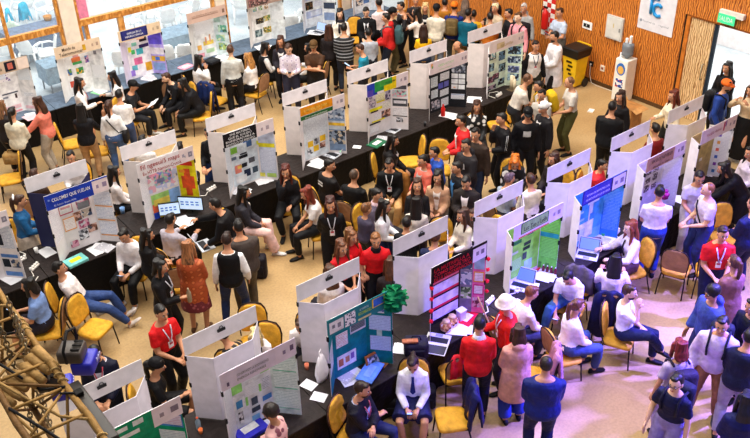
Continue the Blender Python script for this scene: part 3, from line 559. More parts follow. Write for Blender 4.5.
# --- row along the windows
board('white board with a purple ring pattern at the left photo edge', CX[0], 18.06, 1, GC, shell='board:#eef0f4', head='board:#cdb49c', content={
    'H': [(.52, .1, .74, .9, '#23202a'), (.58, .25, .68, .75, '#c86a5a'), (.78, .05, 1, .95, 'board:#ead6c8')],
    'C': [(.0, .0, 1, 1, '#f2f3f6'), (.2, .72, .76, .96, 'dots:#f2f0f6:#6a4a9a:24'), (.36, .78, .60, .90, '#d8e0f0'), (.3, .44, .9, .47, '#4a5060'), (.3, .36, .5, .40, '#8a90a0'), (.76, .32, .84, .42, '#4a3a3a'), (.2, .1, .9, .18, '#f0c8d0'), (.1, .02, .9, .06, '#e89aa8')],
    'R': [(0, 0, 1, 1, '#eef2f6'), (.1, .7, .9, .95, T_('#e8f0f6', '#b8c8d4')), (.2, .34, .8, .42, T_('#eef2f6', '#6a7a8a')), (.1, .05, .9, .12, '#f0c8d0')]}, titles=[('Fotonica', .1, .3, .08, .36, '#4a3a30')])
board('white board with tan title and green and orange drawings', CX[1], 18.06, 1, GC, shell='board:#f4f4f4', head='board:#e6cdb0', content={
    'H': [(.60, .2, .67, .7, '#d8a828'), (.8, .35, .84, .6, '#b89a88'), (.9, .35, .95, .65, '#b89a88')],
    'C': [(.02, .02, .98, .98, '#f2f3f4'), (.38, .84, .62, .92, '#d8a0a0'), (.3, .74, .66, .84, '#e07a4a'), (.32, .68, .7, .74, '#4aa860'), (.84, .66, 1.0, .82, 'photo:#8a5ab0:#5a8ac0:#d0a0c0:24'), (.06, .48, .22, .62, 'photo:#c8a020:#3a6ab0:#70a050:24'), (.40, .46, .7, .6, 'photo:#40a860:#e0b040:#3a8a50:20'), (.06, .2, .28, .34, '#d05a4a')],
    'R': [(.02, .02, .98, .98, '#f0f1f4'), (.1, .3, .9, .6, T_('#f0f1f4', '#c8ccd4')), (.4, .84, .6, .92, '#8a8a94')]},
    titles=[('Mundo de', .16, .56, .07, .28, '#3a2418'), ('Telecomunicar', .08, .16, .075, .52, '#3a2418')])
board('purple tinted board with a navy title block and bright cut-outs', CX[2], 18.06, 1, GC, shell='board:#e8e0f8', head='board:#e8cfae', content={
    'H': [(.06, .1, .68, .94, '#26286e'), (.10, .16, .64, .88, '#34367e'), (.8, .35, .84, .6, '#c0a890'), (.9, .35, .96, .65, '#c0a890')],
    'C': [(0, 0, 1, 1, '#efeafc'), (.06, .62, .2, .74, '#f0e040'), (.18, .56, .34, .66, '#50c070'), (.24, .74, .46, .82, '#8ad0c0'), (.4, .52, .7, .66, '#50b8c8'), (.24, .3, .6, .46, '#e070a0'), (.1, .18, .34, .30, '#60b0c0'), (.6, .8, .92, .95, '#2a2030'), (.5, .86, .84, .98, '#f0c0a8'), (.55, .66, .98, .74, '#3a2a60'), (.02, .06, .2, .2, '#a080e0'), (.7, .1, .98, .3, '#d8a030')],
    'R': [(0, 0, 1, 1, '#b8a8f0'), (.0, .7, .9, .98, '#6a5ae0'), (.0, .46, .96, .62, '#ece6f6'), (.04, .3, .96, .42, '#e0b040'), (.3, .32, .6, .4, '#4a7ae0'), (.1, .08, .9, .26, '#8aa8e0')]},
    titles=[('ENERGIA EN LA', .20, .56, .045, .34, '#eef0ff'), ('NEUROCIENCIA', .15, .28, .045, .42, '#eef0ff')])
board('pastel board with a pinkish brown title and light green side photos', CX[3], 18.06, 1, GC, shell='board:#eef0f2', head='board:#d6b6a6', content={
    'H': [(.9, .3, .96, .66, '#8a6a5e'), (.12, .4, .8, .48, '#b89484')],
    'C': [(0, 0, 1, 1, '#eceef2'), (.1, .6, .9, .9, T_('#eef0f4', '#d0d4dc')), (.4, .3, .9, .4, '#f0d060'), (.5, .34, .58, .5, '#e0a080'), (.7, .36, .78, .54, '#e0a880'), (.1, .22, .3, .34, '#f0b860'), (.5, .1, .9, .2, '#b8d8b0'), (.06, .04, .4, .14, '#e8a0b0')],
    'R': [(0, 0, 1, 1, '#d8e8ec'), (.08, .8, .5, .96, '#a8c8c0'), (.3, .56, .9, .74, 'photo:#60a890:#b8d8c0:#70a0b8:20'), (.1, .34, .7, .50, 'photo:#80b8a0:#d0e0b0:#90b0c8:20'), (.2, .12, .8, .3, 'photo:#b0c870:#80b0a0:#d8e8d0:20')]}, titles=[('Los desafios de hidrogeno', .12, .56, .04, .66, '#a88676')])
board('white board with three rows of small nature photos', CX[4], 18.06, 1, GC, shell='board:#f0efee', head='board:#a89084', content={
    'H': [(.05, .1, .6, .9, 'photo:#4a3a38:#8a5a5a:#b09088:26'), (.65, .2, .95, .8, '#cdb8ac')],
    'C': [(0, 0, 1, 1, '#f0f0ee')] + [(.12+.3*i, .78, .32+.3*i, .90, ['photo:#80b0c8:#e8e8e0:#a0c0a0:28', 'photo:#70a070:#e0e8d8:#90b0a0:28', 'photo:#c8a060:#e8e0d8:#708898:28'][i]) for i in range(3)] + [(.22, .46, .62, .60, 'photo:#4a3a28:#a08a50:#2a3038:24'), (.62, .48, .98, .62, 'photo:#708a50:#d8c070:#c0c8b8:24'), (.12, .14, .5, .32, 'photo:#60787a:#a8b8b8:#405058:20'), (.56, .18, .98, .34, 'photo:#c0a040:#607a4a:#e0d8c0:24')],
    'R': [(0, 0, 1, 1, '#e4eaee'), (.1, .5, .9, .7, T_('#e8ecf0', '#b0bac4'))]})
board('board of dark photos and blue panels beside the window pillar', CX[5], 18.06, 1, GC, shell='board:#e6ebf4', head='board:#b8c4d4', content={
    'C': [(0, 0, 1, 1, '#dfe6f2'), (.06, .84, .5, .97, 'photo:#2a2420:#c03030:#d8a030:22'), (.55, .82, .98, .98, '#f0f2f6'), (.06, .70, .96, .78, T_('#c8d4f0', '#4a60b0')), (.04, .46, .46, .66, 'photo:#1c1a1c:#6a4a30:#2a3a2a:20'), (.52, .48, .96, .64, T_('#e8eef8', '#7a8ac0')), (.06, .24, .96, .42, '#a8b8dc'), (.3, .28, .9, .4, '#d0daf0')],
    'R': [(0, 0, 1, 1, '#e8ecf4'), (.1, .70, .94, .92, '#36445a'), (.2, .76, .8, .88, '#7a98c0'), (.1, .40, .94, .56, '#3a465c'), (.1, .1, .9, .3, '#8aa0c8')]})
board('last white board of the window row, with blue hand drawings', CX[6], 18.06, 1, GC, shell='board:#eef0f4', head='board:#dfe2e8', content={
    'C': [(0, 0, 1, 1, '#e8ecf6'), (.1, .6, .9, .9, T_('#eef2fa', '#6a7ab8')), (.1, .2, .5, .5, PH[0]), (.55, .22, .9, .5, '#5a7ab0')], 'R': [(0, 0, 1, 1, '#dfe6f2'), (.1, .5, .9, .8, T_('#e6ecf6', '#7a8ac0'))]})
OFFS = [(0,0),(-0.04,-0.04),(0,0),(0,0),(0.02,-0.07),(-0.16,-0.05),(-0.09,-0.07),(0.05,-0.19),(0.2,0.28),(0.02,-0.02),(0,-0.24),(0.02,0.04),(-0.14,-0),(0,0),(0.1,-0.1),(0,0),(0.08,0.04),(0,0),(0.01,-0.02),(0,0),(-0.09,0.06),(0,0),(0,0),(0,0),(0,0),(-0,-0),(0,0),(-0.1,-0.1),(-0.08,-0.08),(0.18,0.1),(0.02,0.05),(0.03,0.18),(-0.18,-0.12),(0.13,0.16),(-0.04,0.01),(-0.19,-0.06),(0.18,-0.16),(0.14,0.13),(-0.09,-0.01),(0.04,-0.14),(0,0),(-0.01,-0.03),(0.06,-0),(0,0),(0.03,-0.01),(-0,0),(-0.06,0.02),(-0.05,0.02),(-0.01,-0.01),(0.11,-0.08),(0,0),(0.1,-0.02),(-0.04,0.14),(0,0),(0.03,-0.1),(0.02,0.01),(-0.02,-0.01),(0,0),(-0.02,-0.06),(0,0),(0.15,0.15),(0.22,0.15),(0.09,-0.15),(0.02,0.06),(0.03,0.11),(0.16,0.21),(0.02,-0.06),(-0.13,0.07),(0,0),(-0.02,-0.07),(0.1,0.29),(-0.22,0.21),(0,0),(0,0),(-0.27,0.15),(-0.04,0.03),(-0.05,-0.05),(0.06,0.03),(0,0),(0,0),(0.04,0.04),(-0.06,0.04),(0.08,0.1),(0.07,0.1),(-0.06,-0.01),(0.06,-0.02),(0.05,-0.05),(-0.05,0.05),(0,0),(0,0),(0,0),(0,0),(0.01,0.01),(-0.07,-0.04),(0,0),(-0.09,0.29),(-0.04,0.11),(0.1,-0.35),(-0.05,0.01),(-0.06,-0.36),(0.35,-0.09),(0.27,0.24),(-0.12,0.02),(-0.02,-0.03),(0,0),(-0.01,0.01),(0.1,-0.05),(-0.06,-0.01),(0.01,0.07),(-0.04,0.06),(-0.06,0.03),(0.07,0.01),(-0.02,-0.03),(-0.14,0.03),(-0.12,-0.17),(-0.16,0.01),(0.03,0.08),(0.29,-0.11),(0.28,-0.23),(0.09,0.23),(-0.21,-0.29),(0,0),(0.07,-0),(-0.01,0.05),(-0.22,0.01),(0.15,0.07),(-0.19,0.27),(-0.03,0.36),(-0.17,-0.09),(0,0),(0,0),(0,0.07),(-0,0.01),(0,0),(0,0),(0.02,-0.05),(0,0),(-0,-0.07),(0.09,0.03),(0.05,-0.12),(-0.05,-0.07),(0.04,-0.06),(0.21,0.06),(0.07,-0.04),(0,0),(-0.04,0.06),(0.04,-0.06),(0,0),(0,0),(0,0),(0,0)]
CH_OFFS = [(-0.01,-0.01),(0.07,0.04),(0.01,0.11),(-0.2,0.25),(0,-0.11),(-0.08,-0.2),(-0.02,0.06),(-0.01,0.04),(0.01,0.05),(-0.04,0.04),(0.03,-0.04),(-0.25,-0.13),(0.01,0.02),(-0.04,-0.06),(-0.36,-0.03),(-0.02,-0.02),(0.02,0.36),(-0.06,0.13),(0.04,-0.02),(0,0),(-0.24,0.27)]
# ---------------------------------------------------------------- banquet chairs
YEL, TAN, CHF = '#dba234', '#b08462', '#2a201a'
def make_chair(name, label):
    p = thing(name, label, 'chair')
    mb = MB(); n = 24
    def seat_ring(k, z):
        pts = []
        for i in range(n):
            a = 2*PI*i/n; c, s = math.cos(a), math.sin(a); e = .42
            x = abs(c)**e*(1 if c > 0 else -1)*.215*k; y = abs(s)**e*(1 if s > 0 else -1)*.21*k
            pts.append(Vector((x*(1+.06*y/.2), y, z)))
        return pts
    mb.rings([seat_ring(.94, .36), seat_ring(1, .37), seat_ring(1, .40), seat_ring(.95, .42), seat_ring(.7, .428)], YEL)
    mb.build('seat', p, True)
    # rounded backrest: yellow pad in front, tan shell behind, tilted back a little
    def back(off, grow, spec, nm, th):
        mb = MB(); rings = []
        for z, w in ((.50, .165), (.53, .19), (.62, .205), (.74, .205), (.83, .185), (.89, .14), (.915, .08)):
            y = -.215-(z-.45)*.16+off; w = w+grow
            rings.append([Vector((w*math.cos(t), y+th*math.sin(t), z+(.01 if grow > 0 else 0))) for t in [2*PI*i/16 for i in range(16)]])
        mb.rings(rings, spec); return mb.build(nm, p, True)
    b = back(.018, 0, YEL, 'backrest', .022); s = back(-.012, .004, TAN, 'back_shell', .014)
    mb = MB()
    pts = [(-.19, -.20, .42), (-.20, -.235, .55), (-.215, -.27, .74), (-.19, -.285, .84), (-.14, -.297, .91), (0, -.302, .94), (.14, -.297, .91), (.19, -.285, .84), (.215, -.27, .74), (.20, -.235, .55), (.19, -.20, .42)]
    mb.tube(pts, .011, CHF, 6); mb.build('back_frame', p, True)
    for x, y, dx, dy in ((-.18, .18, -.02, .03), (.18, .18, .02, .03), (-.185, -.19, -.02, -.09), (.185, -.19, .02, -.09)):
        mb = MB(); mb.tube([(x, y, .37), (x+dx*.5, y+dy*.35, .22), (x+dx, y+dy, .004)], [.013, .012, .011], CHF, 6); mb.build('leg', p, True)
    mb = MB(); mb.tube([(-.18, -.19, .36), (-.18, .18, .36), (.18, .18, .36), (.18, -.19, .36), (-.18, -.19, .36)], .012, CHF, 6); mb.build('seat_frame', p, True)
    return p
CHAIR0 = None
def chair(x, y, rz, label, group='yellow cushioned banquet chairs'):
    global CHAIR0
    if CHAIR0 is None:
        CHAIR0 = make_chair('banquet_chair', label); CHAIR0.location = (x, y, 0); CHAIR0.rotation_euler = (0, 0, rz); CHAIR0['group'] = group; return CHAIR0
    return dup(CHAIR0, (x, y, 0), rz, label, group)
NCH = [0]
def chair_px(px, py, face, label, z=.45):
    v = at(px, py, z); o = CH_OFFS[NCH[0]] if NCH[0] < len(CH_OFFS) else (0, 0); NCH[0] += 1; v.x += o[0]; v.y += o[1]; return chair(v.x, v.y, facing(face), label)
# ---------------------------------------------------------------- people
SK = {'l': 'skin:#e0b090', 'm': 'skin:#c88f6c', 'd': 'skin:#a87050', 'p': 'skin:#ecc4a8'}
PENDING = []          # (object, voxel, smooth iterations, finisher)
def bound(mb, name, parent, voxel, it=3, post=None):
    o = mb.build(name, parent, True)
    r = o.modifiers.new('remesh', 'REMESH'); r.mode = 'VOXEL'; r.voxel_size = voxel; r.use_smooth_shade = True
    if it: s = o.modifiers.new('smooth', 'SMOOTH'); s.factor = .5; s.iterations = it
    PENDING.append((o, post)); return o
def finish_people():
    dg = bpy.context.evaluated_depsgraph_get(); dg.update()
    done = []
    for o, post in PENDING:
        me = bpy.data.meshes.new_from_object(o.evaluated_get(dg)); done.append(me)
    for (o, post), me in zip(PENDING, done):
        mats = list(o.data.materials); old = o.data; o.modifiers.clear(); me.name = o.name; o.data = me; bpy.data.meshes.remove(old)
        me.materials.clear()
        for m in mats: me.materials.append(m)
        if post is not None and post.v:
            bm = bmesh.new(); bm.from_mesh(me); b0 = len(bm.verts)
            vs = [bm.verts.new(v) for v in post.v]
            for sp in post.mats:
                if mat(sp) not in list(me.materials): me.materials.append(mat(sp))
            ml = list(me.materials)
            for f, mi in zip(post.f, post.mi):
                try: nf = bm.faces.new([vs[k] for k in f])
                except ValueError: continue
                nf.material_index = ml.index(mat(post.mats[mi]))
            bmesh.ops.recalc_face_normals(bm, faces=[f for f in bm.faces if f.verts[0].index < 0 or True]) if False else None
            bm.to_mesh(me); bm.free()
        me.polygons.foreach_set('use_smooth', [True]*len(me.polygons))
    PENDING.clear()
def ik(a, b, l1, l2, pole):
    d = b-a; L = d.length; mx = (l1+l2)*.995
    if L > mx: b = a+d*(mx/L); d = b-a; L = mx
    L = max(L, .05); n = d/L
    x = (l1*l1-l2*l2+L*L)/(2*L); x = max(-l1, min(l1, x)); h = math.sqrt(max(0, l1*l1-x*x))
    pl = pole-n*pole.dot(n)
    if pl.length < 1e-4: pl = Vector((0, 1, 0))-n*n.y
    pl.normalize(); return a+n*x+pl*h, b
V = Vector
# hand targets (x outwards, y forwards, z) from the middle of the shoulders
HANDS = {
 'down': ((.25, .02, -.55), (.25, .02, -.55)), 'relax': ((.24, .10, -.50), (.25, .04, -.54)),
 'phone': ((.05, .30, -.22), (.07, .30, -.24)), 'low': ((.07, .27, -.36), (.07, .27, -.36)),
 'cross': ((-.12, .21, -.24), (-.13, .24, -.20)), 'hold': ((.10, .32, -.22), (.24, .04, -.53)),
 'table': ((.20, .40, -.38), (.20, .40, -.38)), 'desk': ((.17, .40, -.17), (.17, .40, -.17)), 'reach': ((.10, .56, -.16), (.20, .25, -.42)),
 'chin': ((.04, .17, .04), (.06, .24, -.34)), 'hip': ((.25, .00, -.42), (.24, .06, -.50)),
 'behind': ((.08, -.16, -.48), (.08, -.16, -.48)), 'lap': ((.09, .28, -.42), (.09, .28, -.42)),
 'knee': ((.16, .40, -.44), (.16, .40, -.44)), 'up': ((.12, .30, .10), (.12, .30, .06)), 'strap': ((.12, .14, -.12), (.24, .05, -.52)),
 'one': ((.08, .30, -.20), (.09, .28, -.42)), 'wide': ((.34, .20, -.36), (.34, .20, -.36)),
}
PCOUNT = [0]
def person(label, px, py, face, pose='stand', hands='relax', top='tee #888888', bot='long #222222', hair='short #1a1210', skin='m', h=1.70, lean=None, hy=0, hp=8,
           shoes='#1c1a1a', acc='', fem=False, far=False, seatz=.43, ch=None, group=None, kid=False, name='person', wide=1.0, dx=0, dy=0, twist=0):
    s = h/1.70; sit = pose.startswith('sit') or pose in ('slouch', 'legcross')
    rng = random.Random(px*7.3+py*13.1)
    if lean is None: lean = {'stand': 3, 'walk': 5, 'bend': 42, 'sit': 6, 'slouch': -24, 'legcross': -4, 'sitlean': 26, 'leanin': 18}.get(pose, 4)
    pel = V((0, 0, .93*s)) if not sit else V((0, 0, seatz+.15*s))
    if pose == 'slouch': pel = V((0, .12, seatz+.15*s))
    if pose == 'bend': pel = V((0, -.08, .92*s))
    def spine(t):
        """centre, up and forward of the trunk at t metres above the pelvis"""
        p = pel.copy(); k = 14; a = 0
        if t <= 0:
            a = R_(lean)*.25
            return p+V((0, math.sin(a), math.cos(a)))*t*s, V((0, math.sin(a), math.cos(a))), V((0, math.cos(a), -math.sin(a)))
        for i in range(k):
            u = t*(i+.5)/k; a = R_(lean)*min(1.0, .25+u/.22); p += V((0, math.sin(a), math.cos(a)))*(t/k)*s
        a = R_(lean)*min(1.0, .25+t/.22)
        return p, V((0, math.sin(a), math.cos(a))), V((0, math.cos(a), -math.sin(a)))
    TW = R_(twist)
    def tw(v, t): 
        a = TW*max(0, min(1, t/.4)); return Matrix.Rotation(a, 3, 'Z') @ V(v)
    sw = (.138 if fem else .160)*s*wide
    PROF = [(-.13, .09, .08, 0), (-.08, .145, .105, -.01), (-.01, .168, .118, -.012), (.06, .163, .11, -.005), (.14, .142, .10, 0), (.24, .152, .108, 0), (.34, .166, .115, 0), (.41, .160, .10, -.008), (.455, .112, .078, -.012), (.50, .062, .062, -.01)]
    if fem: PROF = [(t, w*(.96 if t < .08 else .88), d*(1.06 if .25 < t < .38 else .96), o) for t, w, d, o in PROF]
    def trunk(mb, t0, t1, grow, spec, prof=PROF, wf=1.0, n=14):
        rings = []
        ts = [q for q in prof if t0-1e-6 <= q[0] <= t1+1e-6]
        def samp(t):
            for a, b in zip(prof, prof[1:]):
                if a[0] <= t <= b[0]:
                    k = (t-a[0])/(b[0]-a[0]); return tuple(a[i]+(b[i]-a[i])*k for i in range(4))
            return prof[0] if t < prof[0][0] else prof[-1]
        L = sorted(set([t0, t1]+[q[0] for q in ts]))
        for t in L:
            q = samp(t); c, up, fw = spine(t); w = (q[1]*s*wide+grow)*wf; d = (q[2]*s*(.5+.5*wide)+grow)
            X = tw((1, 0, 0), t); F = tw(fw, t); c = c+F*q[3]*s
            rings.append([c+X*w*math.cos(a)+F*d*math.sin(a) for a in [2*PI*i/n for i in range(n)]])
        mb.rings(rings, spec)
    cS, upS, fwS = spine(.405)
    fl = V((0, 1, 0)); X = tw((1, 0, 0), .4); FL = tw(fl, .4)
    # arms
    hd = HANDS[hands] if isinstance(hands, str) else hands
    arms = []
    for i, sg in enumerate((1, -1)):
        S = cS+X*sg*sw-upS*.005; t = hd[i]
        tgt = cS+X*sg*t[0]*s+FL*t[1]*s+V((0, 0, t[2]*s))
        pole = V((sg*.5, -.55, -.75)); pole = Matrix.Rotation(TW, 3, 'Z') @ pole
        if hands == 'cross': pole = X*sg*1.0+V((0, 0, -.8))
        E, Wr = ik(S, tgt, .285*s, .25*s, pole); arms.append((S, E, Wr, sg))
    # legs
    legs = []; ft = []
    if not sit:
        if pose == 'walk': ft = [(.09, .22, 0), (.09, -.20, .03)]
        elif pose == 'wide': ft = [(.17, .03, 0), (.17, -.03, 0)]
        else: j = rng.uniform(-.05, .05); ft = [(.10, .02+j, 0), (.11, .02-j, 0)]
    elif pose == 'slouch': ft = [(.10, .78, 0), (.16, .70, 0)]
    elif pose == 'legcross': ft = [(.02, .56, .30), (.11, .44, 0)]
    else: j = rng.uniform(-.07, .05); ft = [(.11, .40+j, 0), (.12, .40-j, 0)]
    if ch is not None: ft = ch
    for i, sg in enumerate((1, -1)):
        H_ = pel+V((sg*.092*s, 0, -.03*s)); f = ft[i]
        A = V((sg*f[0]*s, f[1]*s+(pel.y if not sit else 0), .075*s+f[2]*s))
        K, A = ik(H_, A, .435*s, .425*s, V((sg*(.12 if not sit else .22), 1, .35)))
        legs.append((H_, K, A, sg))
    # head
    cN, upN, fwN = spine(.50)
    pit = R_(hp+lean*.35); yaw = R_(hy)+TW
    Rh = Matrix.Rotation(yaw, 3, 'Z') @ Matrix.Rotation(-pit, 3, 'X')
    hx, hyv, hz = Rh @ V((1, 0, 0)), Rh @ V((0, 1, 0)), Rh @ V((0, 0, 1))
    HS = s**.5 if not kid else .97
    nb = cN-upN*.02; hc = cN+upN*.055*s+hz*.105*HS+hyv*.018*HS
    # place
    q = at(px, py, hc.z); rz = facing(face); rot = Matrix.Rotation(rz, 3, 'Z'); off = rot @ V((hc.x, hc.y, 0))
    of_ = OFFS[PCOUNT[0]] if PCOUNT[0] < len(OFFS) else (0, 0)
    loc = V((q.x-off.x+dx+of_[0], q.y-off.y+dy+of_[1], 0))
    dist = (V((0, 0, CAM_H))-V((loc.x, loc.y, 1))).length
    vox = .015 if dist < 12 else .018
    p = thing(name, label, 'person', loc, rz, group)
    sk = SK[skin]
    # ---- body: one remeshed skin, then face and fingers
    mb = MB(); trunk(mb, -.13, .50, 0, sk, n=12)
    for S, E, Wr, sg in arms:
        mb.tube([S-X*sg*.04*s, S, S+(E-S)*.5, E, E+(Wr-E)*.3, Wr, Wr+(Wr-E).normalized()*.03], [r*s*(.9 if fem else 1) for r in (.05, .056, .048, .040, .040, .027, .024)], sk, 8)
    for H_, K, A, sg in legs:
        mb.tube([H_+V((0, 0, .05)), H_, H_+(K-H_)*.5, K, K+(A-K)*.32, A, A-V((0, 0, .04*s))], [r*s for r in (.085, .09, .075, .054, .058, .038, .035)], sk, 8)
    mb.tube([nb-upN*.05, nb+upN*.02, hc-hz*.03], [.062*s, .053*s, .05*s], sk, 10)
    def jaw(v):
        x, y, z = v
        if z < 0:
            k = (-z/.115); x *= 1-.34*k*k; y = y*(1-.22*k*k)+.012*k
        if y < 0: y *= 1.05
        return (x*HS, y*HS, z*HS)
    post = MB(); AX3 = (hx, hyv, hz)
    mb.ell(hc, (.074, .093, .116), sk, AX3, 14, 10, jaw)
    post.ell(hc, (.074, .093, .116), sk, AX3, 18, 14, jaw)
    def hp_(x, y, z): return hc+(hx*x+hyv*y+hz*z)*HS
    post.tube([hp_(0, .088, .012), hp_(0, .104, -.022), hp_(0, .098, -.034)], [.008, .0155, .011], sk, 6)
    for sg in (-1, 1):
        post.ell(hp_(sg*.074, -.008, -.005), (.010, .020, .032), sk, AX3, 8, 6)
        post.ell(hp_(sg*.030, .080, .012), (.014, .010, .008), 'plastic:#efe9e4', AX3, 8, 6)
        post.ell(hp_(sg*.030, .086, .012), (.0075, .007, .0075), 'plastic:#20140e', AX3, 8, 6)
        post.ell(hp_(sg*.031, .083, .031), (.019, .008, .0045), 'hair:#241812', AX3, 8, 4)
    post.ell(hp_(0, .089, -.058), (.024, .010, .0075), 'skin:#a8584c', AX3, 10, 5)
    # hands
    for S, E, Wr, sg in arms:
        d = (Wr-E).normalized(); sd = X*sg
        nrm = d.cross(V((0, 0, 1)) if abs(d.z) < .8 else fl)
        nrm = (V((0, 0, -1))-d*(-d.z)) if abs(d.z) < .75 else (-X*sg-d*(-X*sg).dot(d))     # palm side
        if nrm.length < .05: nrm = -X*sg
        nrm.normalize(); wd = nrm.cross(d).normalized()
        k = s*(.92 if fem else 1.0)
        rings = []
        for t, w, th in ((-.01, .024, .019), (.03, .035, .016), (.07, .041, .014), (.092, .037, .011)):
            c = Wr+d*t*k; rings.append([c+wd*w*k*math.cos(a)+nrm*th*k*math.sin(a) for a in [2*PI*i/8 for i in range(8)]])
        post.rings(rings, sk)
        curl = .35 if hands in ('down', 'relax', 'hip') else .75
        ths = 1 if wd.dot(X*sg) < 0 else -1
        if abs(d.z) > .75: ths = 1 if wd.dot(FL) > 0 else -1
        for j, (ox, ln) in enumerate(((-.030, .058), (-.010, .074), (.010, .080), (.029, .070))):
            b = Wr+d*.085*k+wd*ox*ths*k; a1 = curl*.6; a2 = curl*1.5
            m_ = b+(d*math.cos(a1)+nrm*math.sin(a1))*ln*.5*k; e = m_+(d*math.cos(a2)+nrm*math.sin(a2))*ln*.5*k
            post.tube([b-d*.01, b, m_, e], [.009*k, .0092*k, .0085*k, .006*k], sk, 6)
        b = Wr+d*.028*k+wd*.028*ths*k; m_ = b+(d*.6+wd*ths*.8+nrm*.35).normalized()*.034*k; e = m_+(d*.9+nrm*.5+wd*ths*.15).normalized()*.03*k
        post.tube([b-wd*ths*.012, b, m_, e], [.012*k, .0115*k, .010*k, .007*k], sk, 6)
    bound(mb, 'body', p, vox+.001, 3, post)
    # ---- trousers / skirt
    bk, bc = bot.split(' ', 1)
    def leg_tubes(mb, frac, g, spec, flare=0.0):
        for H_, K, A, sg in legs:
            if frac >= .5:
                e = K+(A-K)*min(1.0, (frac-.5)*2); q = [H_+V((0, 0, .06)), H_, H_+(K-H_)*.5, K, K+(e-K)*.4, e]
                r = [.094*s+g, .098*s+g, .084*s+g, .064*s+g+flare*.3, .064*s+g+flare*.6, .048*s+g*1.1+flare]
            else:
                e = H_+(K-H_)*frac*2; q = [H_+V((0, 0, .06)), H_, H_+(e-H_)*.6, e]; r = [.094*s+g, .10*s+g, .088*s+g, .082*s+g+flare]
            mb.tube(q, r, spec, 10)
    if bk in ('long', 'wide', 'shorts', 'slim'):
        mb = MB(); trunk(mb, -.10, .10, .018, bc)
        leg_tubes(mb, .95 if bk != 'shorts' else .46, .012 if bk != 'slim' else .006, bc, .035 if bk == 'wide' else 0.0)
        bound(mb, 'trousers' if bk != 'shorts' else 'shorts', p, vox+.002, 3)
    elif bk == 'skirt':
        mb = MB(); trunk(mb, -.10, .12, .018, bc)
        if sit: 
            leg_tubes(mb, .44, .02, bc, .02)
            a, b = legs; mb.tube([(a[0]+b[0])/2, (a[0]+b[0])/2+((a[1]+b[1])/2-(a[0]+b[0])/2)*.8], .09, bc, 8)
        else:
            rings = []
            for z, w, d_ in ((.02, .20, .15), (-.15, .215, .17), (-.32, .235, .19), (-.42, .245, .2)):
                rings.append([pel+V((w*s*math.cos(a)*(1+.03*math.cos(6*a)), d_*s*math.sin(a), z*s)) for a in [2*PI*i/24 for i in range(24)]])
            mb.rings(rings, bc)
        bound(mb, 'skirt', p, vox+.002, 2)
    elif bk == 'maxi':
        mb = MB(); rings = []
        for z, w, d_ in ((.1, .16, .12), (-.02, .20, .15), (-.3, .22, .18), (-.6, .24, .2), (-.82, .25, .21)):
            rings.append([pel+V((w*s*math.cos(a)*(1+.04*math.cos(7*a)), d_*s*math.sin(a), z*s)) for a in [2*PI*i/28 for i in range(28)]])
        mb.rings(rings, bc); bound(mb, 'long_skirt', p, vox+.002, 2)
    # ---- top
    tk, tcol = top.split(' ', 1); und = None
    if '/' in tcol: tcol, und = tcol.split('/')
    def sleeves(mb, frac, g, spec):
        for S, E, Wr, sg in arms:
            if frac <= .5:
                e = S+(E-S)*frac*2; q = [S-X*sg*.05*s+V((0, 0, -.01)), S, S+(e-S)*.5, e]; r = [.048*s+g, .052*s+g, .053*s+g, .056*s+g*1.2]
            else:
                e = E+(Wr-E)*(frac-.5)*2; q = [S-X*sg*.05*s+V((0, 0, -.01)), S, S+(E-S)*.5, E, E+(e-E)*.5, e]
                r = [.048*s+g, .051*s+g, .049*s+g, .044*s+g, .041*s+g, .033*s+g]
            mb.tube(q, r, spec, 10)
    G = {'tee': .017, 'polo': .017, 'shirt': .018, 'blouse': .02, 'sweater': .026, 'hoodie': .034, 'jacket': .032, 'blazer': .028, 'coat': .036, 'puffer': .055, 'vest': .026, 'dress': .018}.get(tk, .02)
    fr = {'tee': .34, 'polo': .36, 'vest': 0, 'dress': .3}.get(tk, .97)
    hem = {'coat': -.13, 'tee': -.11, 'polo': -.09, 'shirt': -.06, 'blouse': -.06}.get(tk, -.09)
    if und:
        mb = MB(); trunk(mb, -.04, .47, .012, und)
        if tk == 'vest': sleeves(mb, .97, .014, und)
        bound(mb, 'shirt', p, vox+.002, 2)
    mb = MB()
    trunk(mb, hem, .465, G, tcol)
    if fr: sleeves(mb, fr, G*.75, tcol)
    if tk == 'coat' or tk == 'dress':
        if not sit:
            rings = []; LL = -.42 if tk == 'coat' else -.40
            for z, w, d_ in ((.08, .175, .125), (-.1, .195, .15), (LL*.6, .205, .16), (LL, .215, .17)):
                c = pel+V((0, 0, z*s)); rings.append([c+V(((w*s*wide+G*.6)*math.cos(a), (d_*s+G*.6)*math.sin(a), 0)) for a in [2*PI*i/18 for i in range(18)]])
            mb.rings(rings, tcol)
        else: leg_tubes(mb, .42, .022, tcol)
    if tk in ('hoodie',) or 'hood' in acc:
        c = cN-fwN*.075*s+upN*.01; mb.ell(c, (.11*s, .07*s, .07*s), tcol, (X, fwN, upN), 10, 8)
    if tk in ('coat', 'jacket', 'blazer', 'puffer', 'polo', 'shirt', 'blouse', 'sweater'):
        c = cN-upN*.03*s
        mb.rings([[c+upN*dz*s+X*(r*s)*math.cos(a)+fwN*(r*s*.95)*math.sin(a) for a in [2*PI*i/14 for i in range(14)]] for dz, r in ((-.04, .10), (0, .078), (.03, .07))], tcol)
    nmT = {'tee': 'tee_shirt', 'polo': 'polo_shirt', 'shirt': 'shirt', 'blouse': 'blouse', 'sweater': 'sweater', 'hoodie': 'hoodie', 'jacket': 'jacket', 'blazer': 'blazer', 'coat': 'coat', 'puffer': 'puffer_jacket', 'vest': 'vest', 'dress': 'dress'}[tk]
    bound(mb, nmT, p, vox+.002, 3)
